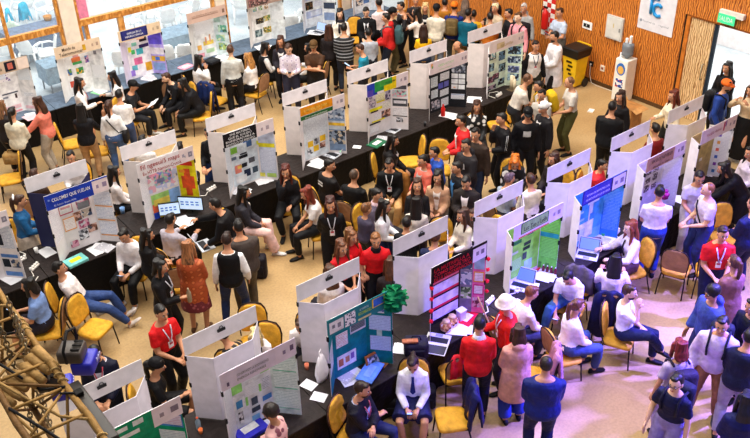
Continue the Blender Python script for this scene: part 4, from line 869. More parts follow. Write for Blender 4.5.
    def chest(x, t, extra=0.0):
        q = min(PROF, key=lambda z: abs(z[0]-t)); c, up, fw = spine(t); w = q[1]*s*wide+G; d_ = q[2]*s*(.5+.5*wide)+G+.006+extra
        k = math.sqrt(max(.05, 1-(x/w)**2)); return c+tw((1, 0, 0), t)*x+tw(fw, t)*d_*k+tw(fw, t)*q[3]*s
    if und and tk in ('jacket', 'blazer', 'coat', 'hoodie', 'puffer'):
        mb = MB(); L = []
        for t in (.44, .36, .28, .20, .12, .04): wv = .018+.05*max(0, (t-.04)/.4); L.append((chest(-wv, t), chest(wv, t)))
        vs = [v for ab in L for v in ab]; mb.add(vs, [(2*i, 2*i+1, 2*i+3, 2*i+2) for i in range(len(L)-1)], und); mb.build('shirt_front', p, True)
    # ---- shoes
    for H_, K, A, sg in legs:
        if bk == 'maxi': continue
        up = V((0, 0, 1)); fd = V((sg*.12, 1, 0)).normalized()
        if pose == 'slouch': fd = V((0, .75, .66)); up = V((0, -.66, .75))
        if A.z > .2*s: fd = V((0, .9, -.2)).normalized(); up = V((0, .2, .9)).normalized()
        sd = fd.cross(up).normalized(); rings = []
        for t, w, hh in ((-.075, .022, .03), (-.06, .036, .075), (0, .04, .085), (.06, .043, .06), (.12, .046, .045), (.165, .036, .035), (.185, .014, .02)):
            base = A+fd*t*s-up*.073*s
            rings.append([base+sd*w*s*math.cos(a)+up*((hh*s*.5)*(1+math.sin(a))) for a in [2*PI*i/10 for i in range(10)]])
        mb = MB(); mb.rings(rings, shoes); mb.build('shoe', p, True)
    # ---- hair
    hk, hcx = hair.split(' ', 1); hm = 'hair:'+hcx
    mb = MB(); Ry = Matrix.Rotation(yaw, 3, 'Z'); bx, by = Ry @ V((1, 0, 0)), Ry @ V((0, 1, 0)); UZ = V((0, 0, 1))
    def shell(cy, cz, rx, ry, rz_, fn=None): mb.ell(hp_(0, cy, cz), (rx*HS, ry*HS, rz_*HS), hm, AX3, 14, 10, fn)
    def curly(v):
        a = v[0]*60+v[1]*47; b_ = v[2]*55; k = 1+.07*math.sin(a)*math.cos(b_)+.04*math.sin(a*2.3+b_*1.7); return [c*k for c in v]
    def tousle(v):
        a = v[0]*75+rng_h; b_ = v[1]*60+v[2]*50; k = 1+.035*math.sin(a)*math.cos(b_)+.025*math.sin(a*1.7+b_*2.1); return [c*k for c in v]
    rng_h = px*.7+py
    if hk == 'bald':
        mb.ell(hp_(0, -.032, -.004), (.080*HS, .086*HS, .082*HS), hm, AX3, 14, 8)
    elif hk == 'crop':
        shell(-.026, .025, .079, .092, .098)
    elif hk == 'curly':
        shell(-.016, .036, .094, .108, .104, curly)
    else:
        shell(-.027, .029, .080, .094, .097, tousle)
        mb.ell(hp_(.012, .036, .098), (.055*HS, .042*HS, .026*HS), hm, AX3, 10, 6)
    cB = hp_(0, -.062, .02)
    if hk in ('long', 'longer', 'bob'):
        ln = {'long': .36, 'longer': .46, 'bob': .16}[hk]; rings = []
        back = -by*.035
        for t, w, d_ in ((.10, .075, .05), (0, .086, .058), (-.3, .096, .055), (-.65, .108, .045), (-.9, .09, .036), (-1.0, .05, .02)):
            c = cB+UZ*(t*ln if t < 0 else t)+back*min(1, -t*2 if t < 0 else 0)
            if -t*ln > .12: c = c-by*.03-(-fwN*.0)
            if lean > 15: c = c+V((0, math.sin(R_(lean)), 0))*(-t*ln*-.35 if t < 0 else 0)
            rings.append([c+bx*w*HS*math.cos(a)+by*d_*HS*math.sin(a) for a in [2*PI*i/12 for i in range(12)]])
        mb.rings(rings, hm)
        for sg in (-1, 1):
            mb.tube([hp_(sg*.068, .02, .06), hp_(sg*.080, .010, -.02), hp_(sg*.082, 0, 0)+UZ*-.14+bx*sg*.006, hp_(sg*.08, .0, 0)+UZ*(-ln*.72)+bx*sg*.016+by*.03], [.024, .028, .03, .016], hm, 8)
    if hk == 'pony':
        mb.tube([hp_(0, -.10, .06), hp_(0, -.135, .05), hp_(0, -.145, 0)-UZ*.06, hp_(0, -.135, 0)-UZ*.18, hp_(0, -.125, 0)-UZ*.28], [.03, .034, .036, .03, .012], hm, 8)
    if hk == 'bun': mb.ell(hp_(0, -.11, .07), (.042, .042, .04), hm, AX3, 10, 8)
    bound(mb, 'hair', p, .013, 2)
    # ---- accessories
    A_ = acc.split()
    for a in A_:
        k, _, v = a.partition('=')
        if k in ('cap', 'beanie', 'capback'):
            mb = MB(); mb.ell(hp_(0, -.014, .050), (.093*HS, .110*HS, .092*HS), v, AX3, 16, 10, lambda q: (q[0], q[1], max(q[2], -.03 if k != 'beanie' else -.045)))
            sg = -1 if k == 'capback' else 1
            if k != 'beanie':
                vs = []
                for dz in (0, .010):
                    for i in range(9):
                        t = PI*(i/8); vs.append(hp_(math.cos(t)*.078, sg*(.075+.088*math.sin(t)*1.0)-.014*(1 if sg < 0 else 0), .040-.012*math.sin(t)+dz))
                fs = [tuple(range(8, -1, -1)), tuple(range(9, 18))]+[(i, i+1, i+10, i+9) for i in range(8)]
                mb.add(vs, fs, v)
            mb.build('cap' if k != 'beanie' else 'beanie', p, True)
        elif k == 'sunhat':
            mb = MB(); c = hp_(0, -.01, .06); rings = []
            for r, z in ((.0, .10), (.06, .095), (.098, .05), (.108, 0), (.145, -.02), (.15, -.024), (.105, -.008)): rings.append([c+hx*r*math.cos(t)+hyv*r*math.sin(t)+hz*z for t in [2*PI*i/20 for i in range(20)]])
            mb.rings(rings, v); mb.build('sun_hat', p, True)
        elif k == 'lanyard':
            mb = MB(); w = .010
            for sg in (-1, 1):
                L = [chest(sg*.062, .455, .012), chest(sg*.05, .40, .006), chest(sg*.03, .32, .004), chest(0, .22, .006)]
                mb.tube(L, .008, v or '#e8e8f0', 6)
            mb.build('lanyard', p, True)
            mb = MB(); c = chest(0, .185, .010); mb.box(c, (.075, .012, .10), 'plastic:#f4f2f4'); mb.box(c+tw(fwS, .3)*.008+V((0, 0, .02)), (.05, .004, .03), '#c84a5a'); mb.build('name_badge', p)
        elif k == 'tie':
            mb = MB(); L = []
            for t, wv in ((.45, .018), (.41, .016), (.30, .028), (.19, .036), (.15, .004)): L.append((chest(-wv, t, .006), chest(wv, t, .006)))
            vs = [q for ab in L for q in ab]; mb.add(vs, [(2*i, 2*i+1, 2*i+3, 2*i+2) for i in range(len(L)-1)], v); mb.build('necktie', p, True)
        elif k == 'print':
            mb = MB(); L = []
            for t in (.36, .30, .24): L.append((chest(-.07, t, .002), chest(0, t, .004), chest(.07, t, .002)))
            vs = [q for ab in L for q in ab]; mb.add(vs, [(i*3+j, i*3+j+1, i*3+j+4, i*3+j+3) for i in range(2) for j in range(2)], v); mb.build('shirt_print', p, True)
        elif k == 'backprint':
            mb = MB(); c, up, fw = spine(.32); d_ = (.115*s*(.5+.5*wide)+G+.004)
            for r_ in range(2): 
                z = .35-.05*r_; c, up, fw = spine(z); mb.quad(*[c-fw*(d_+.006)+V((x*.075, 0, 0))+up*u for x, u in ((1, -.016), (-1, -.016), (-1, .016), (1, .016))], v)
            mb.build('back_lettering', p)
        elif k == 'sidestripes':
            mb = MB()
            for S, E, Wr, sg in arms:
                for o_ in (-.014, .014):
                    od = V((sg, 0, .25)).normalized(); rr = .068*s
                    mb.tube([S+od*rr+FL*o_, S+(E-S)*.5+od*(rr-.004)+FL*o_, E+od*(rr-.012)+FL*o_, E+(Wr-E)*.6+od*(rr-.02)+FL*o_], .006, v, 5)
            mb.build('sleeve_stripes', p)
        elif k == 'glasses':
            mb = MB()
            for sg in (-1, 1):
                mb.tube([hp_(sg*.03+.019*math.cos(t), .098, .012+.015*math.sin(t)) for t in [2*PI*i/10 for i in range(11)]], .0028, '#141414', 5)
                mb.tube([hp_(sg*.05, .096, .014), hp_(sg*.078, .0, .012)], .003, '#141414', 5)
            mb.tube([hp_(-.011, .1, .014), hp_(.011, .1, .014)], .003, '#141414', 5); mb.build('glasses', p)
        elif k == 'mask':
            mb = MB(); mb.ell(hp_(0, .058, -.055), (.056*HS, .05*HS, .045*HS), v, AX3, 12, 8); mb.build('face_mask', p, True)
        elif k == 'bow':
            mb = MB(); c = hp_(0, -.105, .085)
            for sg in (-1, 1): mb.ell(c+hx*sg*.04, (.042, .018, .03), v, AX3, 8, 6)
            mb.ell(c, (.014, .02, .016), v, AX3, 8, 6); mb.build('hair_bow', p, True)
        elif k == 'strap':
            mb = MB(); cb = [spine(t) for t in (.44, .34, .24, .14, .04)]
            L = [chest(.10, .43, .01), chest(.06, .34, .006), chest(0, .24, .006), chest(-.07, .14, .006), chest(-.13, .05, .006)]
            Bk = [spine(t)[0]-tw(spine(t)[2], t)*(q_*s+G+.006)+tw((x_*s, 0, 0), t) for t, q_, x_ in ((.43, .09, .10), (.33, .118, .05), (.22, .108, -.03), (.12, .1, -.10), (.05, .06, -.15))]
            mb.tube(L, .012, v, 6); mb.tube(Bk, .012, v, 6); mb.build('shoulder_strap', p, True)
        elif k == 'collar':
            mb = MB(); c = cN-upN*.022*s
            mb.rings([[c+upN*dz*s+X*(r*s)*math.cos(t)+fwN*(r*s*.95)*math.sin(t) for t in [2*PI*i/14 for i in range(14)]] for dz, r in ((-.03, .098), (.012, .08), (.04, .072))], v); mb.build('collar', p, True)
        elif k == 'beard':
            mb = MB(); mb.ell(hp_(0, .034, -.066), (.058*HS, .058*HS, .05*HS), 'hair:'+v, AX3, 12, 8); mb.build('beard', p, True)
        elif k == 'scarf':
            mb = MB(); c = cN-upN*.015*s
            for j in range(2): mb.tube([c+upN*(.02*j)*s+X*(.082*s)*math.cos(t)+fwN*(.085*s)*math.sin(t) for t in [2*PI*i/14 for i in range(15)]], .026, v, 6)
            mb.tube([chest(.02, .44, .03), chest(.03, .34, .012), chest(.03, .22, .008)], .03, v, 6); mb.build('scarf', p, True)
    rt = rot
    # belongings carried (things of their own)
    for a in A_:
        k, _, v = a.partition('=')
        if k == 'backpack':
            c, up, fw = spine(.26); c = c-tw(fw, .3)*(.115*s+G+.10)
            nm = label.split(' ')[0:9]
            b = thing('backpack', 'backpack worn by the ' + label, 'backpack', loc+rt @ V((c.x, c.y, 0))+V((0, 0, c.z-.22)), rz)
            mb = MB(); mb.box((0, 0, .21), (.30, .17, .42), v, Matrix.Rotation(R_(-lean), 3, 'X'), .06); mb.build('bag_body', b, True)
            mb = MB(); mb.box((0, -.085, .15), (.22, .05, .2), v, Matrix.Rotation(R_(-lean), 3, 'X'), .02); mb.build('front_pocket', b, True)
            mb = MB()
            for sg in (-1, 1):
                o_ = V((0, 0, -(c.z-.22)))-V((c.x, c.y, 0))
                L = [chest(sg*.10, .22, .012)+o_, chest(sg*.11, .34, .012)+o_, chest(sg*.105, .43, .02)+o_, cS+X*sg*.11*s+upS*.085*s+o_, cS+X*sg*.11*s-fwS*.11*s+upS*.06*s+o_]
                mb.tube(L, .016, v, 6)
            mb.build('shoulder_strap', b, True)
        elif k == 'sidebag':
            q2 = pel+V((.24*s, -.02, .02)); b = thing('shoulder_bag', 'shoulder bag hung on the ' + label, 'bag', loc+rt @ V((q2.x, q2.y, 0))+V((0, 0, q2.z-.15)), rz)
            mb = MB(); mb.box((0, 0, .14), (.10, .30, .26), v, None, .04); mb.build('bag_body', b, True)
            mb = MB(); o_ = V((0, 0, -(q2.z-.15)))-V((q2.x, q2.y, 0))
            Bk = [spine(t)[0]-spine(t)[2]*(q_*s+G+.012)+V((x_*s, 0, 0))+o_ for t, q_, x_ in ((.43, .095, -.08), (.33, .118, -.01), (.22, .108, .06), (.12, .1, .13))]
            mb.tube([V((0, 0, .26))]+Bk[::-1], .012, v, 6); mb.build('bag_strap', b, True)
    hw = [loc+rt @ V(((Wr+(Wr-E).normalized()*.09).x, (Wr+(Wr-E).normalized()*.09).y, 0))+V((0, 0, (Wr+(Wr-E).normalized()*.09).z)) for S, E, Wr, sg in arms]
    for a in A_:
        k, _, v = a.partition('=')
        both = (hw[0]+hw[1])/2
        fwd = rt @ FL
        if k == 'holdphone':
            b = MB(); b.box((0, 0, 0), (.075, .15, .010), 'plastic:#18181c', Matrix.Rotation(R_(35), 3, 'X'), .003); b.box((0, -.004, .0075), (.064, .13, .002), 'glow:#a8c8f0:0.4', Matrix.Rotation(R_(35), 3, 'X'))
            single(b, 'phone', 'phone in the hands of the ' + label, 'phone', (both if v == 'both' else hw[0])+fwd*.02+V((0, 0, .035)), rz)
        elif k == 'holdpaper':
            b = MB(); b.box((0, 0, 0), (.30, .22, .006), 'paper:#f4f4f6', Matrix.Rotation(R_(30), 3, 'X')); single(b, 'paper_sheet', 'paper held by the ' + label, 'paper', both+fwd*.06+V((0, 0, .05)), rz)
        elif k == 'holdcup':
            b = MB(); b.lathe((0, 0, 0), [(.028, 0), (.036, .10), (.033, .10), (.026, .01)], v or 'plastic:#e8dcc8', 12); single(b, 'drinking_cup', 'cup held by the ' + label, 'cup', hw[0]+fwd*.03+V((0, 0, -.02)), rz, None, True)
        elif k == 'holdbottle':
            b = MB(); b.lathe((0, 0, 0), [(.03, 0), (.035, .02), (.035, .17), (.015, .21), (.015, .24)], v or 'glass:#9a8a70:0.8', 12); single(b, 'water_bottle', 'bottle held by the ' + label, 'bottle', hw[0]+fwd*.03+V((0, 0, -.10)), rz, None, True)
    PCOUNT[0] += 1
    if sit and 'nochair' not in A_:
        bk_ = rot @ V((0, -.045, 0)); chair(loc.x+bk_.x, loc.y+bk_.y, rz, 'yellow chair under the ' + label)
    PLOG.append((label, loc.x, loc.y, hc.z, rz, pose, wide))
    return p
PLOG = []
P = person
BLK, NAVY, WHT, JEAN, GREY = '#17161a', '#1b2350', '#f0ecea', '#3a4c74', '#8f8f95'
HB, HBR, HRED = '#15100e', '#3a2216', '#5a2a18'
# ---- window row, left
P('girl in white shirt and red tie by the tan titled board', 80, 83, 10, 'stand', 'hold', 'shirt '+WHT, 'skirt '+BLK, 'longer '+HB, fem=True, h=1.62, acc='tie=#b01424')
P('person in black jacket and tan trousers facing the window tables', 82, 108, 95, 'stand', 'table', 'jacket '+BLK, 'long #b08a62', 'long '+HB, fem=True, h=1.64)
P('girl in white shirt and red tie beside the purple board', 112, 77, 190, 'sit', 'one', 'shirt '+WHT, 'skirt '+BLK, 'longer '+HB, fem=True, h=1.62, acc='tie=#b01424')
P('boy in white shirt and jeans with his back turned', 119, 95, 100, 'stand', 'low', 'shirt '+WHT, 'long '+JEAN, 'short '+HB, h=1.66)
P('girl with brown ponytail and white shirt, back turned', 106.5, 105, 95, 'stand', 'relax', 'shirt '+WHT, 'long #4a6494', 'pony '+HBR, fem=True, h=1.63, acc='sidebag=#1c1a1c')
P('seated young man in black cap holding a white paper', 139, 83, -5, 'sitlean', 'phone', 'tee #202024', 'long #1e1e22', 'short '+HB, acc='cap=#141416 holdpaper', shoes='#e8e6e2', lean=14)
P('seated bearded man in black suit jacket and white shirt', 168.5, 76, 215, 'sitlean', 'lap', 'blazer #18181c/#eceaf0', 'long #1a1a1e', 'short '+HBR, acc='beard=#2a1a12', skin='l')
P('seated girl dressed in black with long black hair and boots', 176, 82, 190, 'sitlean', 'lap', 'jacket '+BLK, 'long #141416', 'long '+HB, fem=True, shoes='#2a1c14')
P('seated girl in white top resting chin on hand', 197.5, 66, 20, 'sit', 'chin', 'blouse '+WHT, 'long #1a1a1c', 'long '+HB, fem=True, acc='')
P('standing man in grey checked shirt and black trousers', 229, 50, 100, 'stand', 'hold', 'shirt #c0c0bc', 'long #1c1c20', 'short #4a3020', shoes='#5a3018', h=1.74, skin='l')
P('seated girl in white shirt with long fair brown hair', 242, 55, 150, 'sit', 'lap', 'shirt '+WHT, 'long #1c1a1c', 'longer #a0703c', fem=True, skin='l')
P('seated girl in white blouse and black vest by the photo board', 266, 48, 20, 'sit', 'one', 'vest '+BLK+'/#f0ecea', 'skirt #141416', 'bob '+HB, fem=True)
P('dark haired woman facing the camera behind the phone user', 285.5, 40, 265, 'stand', 'low', 'jacket #26222a/#e8e0dc', 'long #1a1a1e', 'long '+HBR, fem=True, h=1.6)
P('man in lilac checked shirt looking down at his phone', 288.5, 49, 270, 'stand', 'phone', 'shirt plaid:#c8bcc8:#e0d8e0:#a898b0', 'long #2c2c3c', 'short '+HBR, h=1.72, hp=26, acc='holdphone=both', skin='l')
P('seated girl with long black hair and white shirt', 302.5, 48, 165, 'sit', 'one', 'shirt '+WHT, 'skirt #161618', 'longer '+HB, fem=True)
P('man in brown polo and brown cap with crossed arms', 313.5, 46, 265, 'stand', 'cross', 'polo #4e3422', 'long #201c1a', 'crop '+HBR, h=1.74, acc='cap=#5a4024', wide=1.1)
P('girl in black with long brown hair, back turned', 327, 31, 80, 'stand', 'low', 'jacket #241e20', 'long #1a1a1c', 'long #3a2014', fem=True, h=1.62)
P('girl in cream blouse and dark scarf behind the laptop board', 340, 14, 270, 'stand', 'low', 'blouse #efe6d8', 'long #1a1a1e', 'long '+HB, fem=True, acc='scarf=#2c2a34', skin='l')
P('man in black jumper with thin white stripes, back turned', 343, 28, 90, 'stand', 'chin', 'sweater stripe:#121214:#8a8a8e:Z:4.2', 'slim #2b3242', 'short '+HB, h=1.76, wide=1.1)
P('man in black suit, white shirt and dark tie', 366, 12, 265, 'stand', 'low', 'blazer #121216/#f0eef2', 'long #121216', 'short '+HB, h=1.75, acc='tie=#17171c', hp=24, skin='l')
P('man in pale pink shirt, back turned at the window row', 383, 3, 120, 'stand', 'relax', 'shirt #ecd6d4', 'long #22222a', 'short '+HB, h=1.76)
P('person in pale grey shirt with dark hair, back turned', 368.5, 33, 95, 'stand', 'low', 'shirt #a8acb6', 'long #22222a', 'short '+HB, h=1.64)
P('man in teal shirt looking down at his phone', 360, 49, 175, 'stand', 'phone', 'tee #1f7f98', 'long #1c1c22', 'short '+HBR, hp=24, h=1.58, acc='holdphone')
P('young man in red hoodie with teal backpack', 386, 18, 170, 'stand', 'low', 'hoodie #d02a28', 'long #1e2230', 'short '+HB, h=1.74, acc='backpack=#3c5a60')
P('person in black cap and olive trousers raising a camera', 393, 12.5, 10, 'stand', 'up', 'jacket #1c1a1c', 'long #5a5238', 'short '+HB, h=1.72, acc='capback=#131315')
P('girl in white tee and black side-striped track trousers', 416, 12.5, 150, 'walk', 'up', 'tee #efe2d8', 'long '+BLK, 'longer '+HB, fem=True, h=1.68, shoes='#f0ecec')
P('girl in yellow top with very long brown hair', 423.5, 30, 90, 'stand', 'low', 'tee #f0b81c', 'long #2c3a54', 'longer #2c1810', fem=True, h=1.62)
P('man in cream sweater and black cap', 437, 7, 70, 'stand', 'low', 'sweater #e6dcc8', 'long #6a6e76', 'short '+HB, h=1.74, acc='cap=#17161a')
P('person in white blouse with dark straps by the far corner', 401, 5, 200, 'stand', 'low', 'vest #2a2428/#ece6e2', 'long #1c1a1e', 'short '+HB, h=1.66)
P('dark dressed person with lanyard in the far corner', 413, 3, 265, 'stand', 'hold', 'jacket #221c20/#d8d0d0', 'long #19191c', 'short '+HB, h=1.7, acc='lanyard=#e0e0e8')
P('fair haired woman in black jacket in the far corner', 426, 9, 260, 'stand', 'low', 'jacket #1e1a1e/#e0dcd8', 'long #17171a', 'long #caa070', fem=True, h=1.62)
P('person in mustard jacket behind the cream sweater man', 449, 5, 80, 'stand', 'low', 'jacket #a86a1c', 'long #2c241c', 'short '+HB, h=1.66)
P('person in orange beanie and dark blue jacket', 456.5, 4, 75, 'stand', 'low', 'jacket #1c2c78', 'long #4a4e4c', 'short '+HBR, h=1.74, acc='beanie=#e8741c backpack=#6a5634')
P('woman with long grey brown hair near the timber wall', 466, 6, 80, 'stand', 'low', 'jacket #5a4a40', 'long #2a2622', 'longer #6a584c', fem=True, h=1.66)
P('man in petrol blue jacket, back turned', 470, 13, 60, 'stand', 'low', 'jacket #0e5a70', 'long #6a5632', 'short '+HB, h=1.74, wide=1.1)
P('person in yellow jumper in the crowd by the timber wall', 477.5, 12, 90, 'stand', 'relax', 'sweater #e8b428', 'long #2a2622', 'short '+HB, h=1.5)
P('fair haired person in beige jacket by the timber wall', 485, 8.5, 230, 'stand', 'low', 'jacket #c8b498', 'long #3a342c', 'short #d8c098', h=1.66)
P('person in black coat with white collar by the timber wall', 494, 0, 180, 'stand', 'low', 'jacket '+BLK, 'long #1c1c1e', 'short '+HB, h=1.78, acc='collar=#e8e6e4')
P('person in orange brown sweater with black hair', 492.5, 16, 100, 'stand', 'low', 'sweater #b8641c', 'long #22201e', 'short '+HB, h=1.68)
P('man in black jacket talking beside the orange sweater', 503, 12.5, 190, 'stand', 'low', 'jacket '+BLK, 'long #1c1a1a', 'short '+HB, h=1.68, wide=1.1)
P('balding man in brown patterned jacket behind the black panel board', 457.5, 46, 200, 'sitlean', 'lap', 'jacket plaid:#4a3420:#6a5030:#2c2018', 'long #2c241c', 'bald #4a3422', wide=1.1)
P('man in pink shirt with dark backpack near the timber wall', 517.5, 17, 225, 'stand', 'relax', 'shirt #e89aa4', 'long #3a3c48', 'short #5a3a20', h=1.78, acc='backpack=#1d1c22', skin='p')
P('grey haired person in grey hood behind the pink shirt man', 522, 9, 250, 'stand', 'relax', 'hoodie #a8a8a8', 'long #3a3a3e', 'short #b0aca8', h=1.72)
P('man in light blue shirt standing against the timber wall', 559.5, 13, 215, 'stand', 'phone', 'tee #bcc8dc', 'long #6a665e', 'short '+HBR, h=1.76, acc='holdphone', skin='m')
P('man in long white lab coat', 553, 37, 195, 'stand', 'low', 'coat #e9e4e6', 'long #1c1a1c', 'short '+HB, h=1.78, acc='beard=#2a1a12')
P('woman in white tee over black sleeves with a name badge', 536, 46, 275, 'stand', 'relax', 'vest #efeae6/#17171a', 'long #2c2c22', 'pony '+HB, fem=True, h=1.68, acc='lanyard=#3a3a4a')
# ---- group right of the middle row
P('man in pale grey tee leaning over the last table', 531, 79, 5, 'leanin', 'low', 'tee #d3c8bc', 'long #2a2a2e', 'crop #5a3c28', h=1.76, wide=1.1, lean=22)
P('person in pale tee half hidden behind the grey tee group', 541, 86, 190, 'stand', 'low', 'tee #d6ccc2', 'long #1e1e22', 'short '+HB, h=1.66, lean=12, acc='backpack=#d8b020')
P('black haired youth in grey tee between the grey shirts', 541.5, 95, 230, 'stand', 'low', 'tee #b8b0a6', 'long #2a2a2e', 'short '+HB, h=1.64)
P('balding man in pale tee and olive trousers', 562.5, 83, 190, 'stand', 'low', 'tee #cfc7bd', 'slim #55532f', 'crop #6a4a34', h=1.72, hp=22, skin='m')
P('youth in white cap and black jacket over orange trousers', 543.5, 108, 205, 'stand', 'relax', 'jacket #201d20/#e8e4e2', 'long #1e1c1e', 'short '+HB, h=1.7, acc='capback=#f0ede8')
P('youth in black cap and black hoodie', 523.5, 115, 265, 'stand', 'relax', 'hoodie '+BLK, 'long '+BLK, 'short '+HB, h=1.74, acc='cap=#121214 print=#d8d8d8')
P('youth in black track jacket with white sleeve stripes', 508.5, 121, 195, 'stand', 'chin', 'jacket '+BLK, 'long '+BLK, 'short '+HB, h=1.72, acc='sidestripes=#f0f0f0')
P('seated woman in black and white patterned jumper', 477, 107, 265, 'sit', 'lap', 'sweater dots:#151517:#e8e4e0:9', 'long #1a1a1c', 'long '+HBR, fem=True)
P('boy in red jacket over white shirt', 456, 120, 190, 'stand', 'low', 'jacket #d8282a/#efe4e0', 'long #20202a', 'short '+HB, h=1.66)
P('man in dark brown jacket behind the hooded youth', 475, 135, 240, 'stand', 'relax', 'jacket #3c2f28', 'long #2a3246', 'short '+HB, h=1.74, wide=1.1)
P('youth in charcoal hoodie and glasses', 466.5, 145, 220, 'stand', 'low', 'hoodie #2e2b2e', 'long #24242a', 'short '+HB, h=1.7, acc='glasses print=#d0ccca')
P('boy in black jacket and blue shirt beside the hooded youth', 457, 168, 200, 'stand', 'low', 'jacket #16181e/#4a8ac8', 'long #1c1c22', 'short '+HB, h=1.6)
P('boy in blue jacket by the yellow chairs', 433, 151, 190, 'sit', 'chin', 'jacket #2e55b8', 'long #24242c', 'short '+HB, h=1.5, acc='nochair')
P('girl in coral hooded jacket with dark ponytail', 422.5, 161, 215, 'stand', 'low', 'hoodie #ee7462/#c8bcb8', 'long #2c2830', 'pony '+HB, fem=True, h=1.56)
P('girl in beige cardigan with long black hair, facing the camera', 437, 184, 255, 'stand', 'low', 'jacket #c89a78/#efe0d4', 'long #d8c8b8', 'longer '+HB, fem=True, h=1.6)
P('girl in dark jacket with brown hair looking up', 413, 194, 265, 'stand', 'low', 'jacket #1c1a1c/#c8b0a0', 'long #1a1a1c', 'long '+HBR, fem=True, h=1.58, hp=-6)
P('seated youth in black hoodie and khaki trousers holding a cup', 380, 163, 265, 'sit', 'low', 'hoodie #141416', 'long #c69a64', 'short '+HB, acc='lanyard=#e8e8ec holdcup', hp=20)
P('seated girl in black with long black hair by the laptop', 394.5, 142, 350, 'sit', 'lap', 'jacket #1a181a/#d8d0d0', 'long #1a1a1c', 'longer '+HB, fem=True)
P('heavy seated youth in black tee with white back lettering', 332, 168, 35, 'sit', 'lap', 'tee #1d1b1d', 'long #17171b', 'short '+HB, wide=1.25, acc='backprint=#d8d8d8', hy=-50)
P('balding man in black jacket seated with his back turned', 354.5, 183, 60, 'sit', 'lap', 'jacket #141416', 'long #17171a', 'crop #4a382c', wide=1.1)
P('woman in mauve grey cardigan with dark hair tied back', 374, 194, 330, 'sit', 'lap', 'sweater #6e6274', 'long #2a2830', 'pony '+HB, fem=True, acc='collar=#e8c8d0')
P('child with light brown hair in front of the mauve cardigan', 375.5, 208, 40, 'stand', 'low', 'sweater #4a4458', 'long #2a2830', 'short #6a4428', h=1.3, kid=True)
P('woman in black with long auburn hair and a name badge', 330.5, 205, 275, 'stand', 'behind', 'jacket #151315', 'long #151315', 'longer #3a1a14', fem=True, h=1.66, acc='lanyard=#c8c8d0')
P('seated girl in white tee with auburn hair on yellow chair', 305, 192, 195, 'sitlean', 'lap', 'tee #efe8e6', 'long #17171a', 'long #6a2a1c', fem=True, lean=12, hp=20)
P('seated girl in shiny black jacket with hand on chin', 290, 180, 270, 'sit', 'chin', 'jacket #19181c', 'long #17171a', 'long #4a1a12', fem=True)
P('seated girl in grey top and pale pink wide trousers', 262, 193, 5, 'sit', 'lap', 'sweater #34323a', 'wide #eec4bc', 'longer '+HB, fem=True, shoes='#f2eeec', ch=((.14, .52, 0), (.10, .40, 0)))
P('person in black reaching across to the laptop', 215, 205, 170, 'bend', 'reach', 'jacket #141214', 'long #17171a', 'short '+HB, h=1.66, lean=28)
P('boy with black hair facing the two monitors', 170.5, 220, 60, 'sit', 'desk', 'shirt #b8b0bc', 'long #1c1c22', 'short '+HB)
P('girl in black with long black hair by the monitors', 168, 233, 20, 'stand', 'low', 'jacket #171518', 'long #17171a', 'longer '+HB, fem=True, h=1.52)
P('woman in rust plaid coat and patterned skirt, back turned', 191.5, 247, 85, 'stand', 'low', 'coat plaid:#a84a24:#8a3414:#c86a3a', 'skirt dots:#6a2430:#a05058:16', 'long #8a5a38', fem=True, h=1.66, shoes='#6a4a34')
P('man in black vest over white shirt and jeans, back turned', 228, 237, 92, 'wide', 'relax', 'vest #131317/#f2f0f2', 'slim #223058', 'short #2a1a14', h=1.72, shoes='#8a4420')
P('tall man in dark taupe jacket beside the black vest', 236, 229, 110, 'stand', 'low', 'puffer #463c38', 'long #5a5040', 'short '+HB, h=1.76, shoes='#5a4a3a', wide=1.15, dx=.0, dy=0)
P('woman in black with striped scarf and badge', 161, 267, 350, 'stand', 'hold', 'jacket #151315', 'long #151315', 'bob '+HB, fem=True, h=1.64, acc='lanyard=#d8d8e0 holdbottle')
P('young man in red tee with a badge', 161.5, 313, 320, 'stand', 'low', 'tee #dc1c20', 'long #151518', 'short '+HB, h=1.74, acc='lanyard=#d8d8e8')
P('seated girl in black tee with black hair and cap', 155.5, 369, 10, 'sit', 'hold', 'tee #141316', 'shorts #1c1a1c', 'pony '+HB, fem=True, acc='capback=#141316')
P('man in navy suit with badge behind the white board', 100.5, 354, 280, 'stand', 'low', 'blazer #14162a/#b8b4c0', 'long #14161f', 'short '+HB, h=1.76, hp=28, acc='lanyard=#c84a5a beard=#1a120e')
P('seated youth in white shirt and black trousers', 122, 240, 255, 'sit', 'low', 'shirt #f0e8ea', 'long #131316', 'short '+HB, hp=22, acc='holdphone', shoes='#e8e0dc')
P('youth slouching in white shirt and blue jeans', 57.5, 273, 10, 'slouch', 'lap', 'tee #efe4e2', 'long #34497c', 'short '+HB, shoes='#d8ccc4')
P('seated youth in light blue shirt', 32, 284, 185, 'sit', 'phone', 'polo #7a94c8', 'shorts #26222c', 'bob '+HB, acc='holdphone')
P('girl in blue sweater and grey skirt with white hair bow', 16, 202, 20, 'stand', 'low', 'sweater #1f5888', 'skirt #b8a898', 'pony '+HBR, fem=True, h=1.62, acc='bow=#f4f0f0')
P('seated girl in white shirt behind the blue titled board', 67, 157, 275, 'sit', 'low', 'shirt #ece4e4', 'skirt #1c1a1e', 'pony '+HB, fem=True)
P('brown haired person seated behind the blue titled board', 38, 175, 80, 'sit', 'lap', 'jacket #3a2a24', 'long #1c1a1c', 'short '+HBR, h=1.6)
P('girl with long black hair beside the map board', 114.5, 172, 30, 'sit', 'lap', 'shirt #e8dedc', 'skirt #1c1a1e', 'longer '+HB, fem=True)
P('dark haired person seated behind the map board', 142.5, 141, 90, 'sit', 'lap', 'shirt #e0dad8', 'long #1c1c20', 'short '+HB)
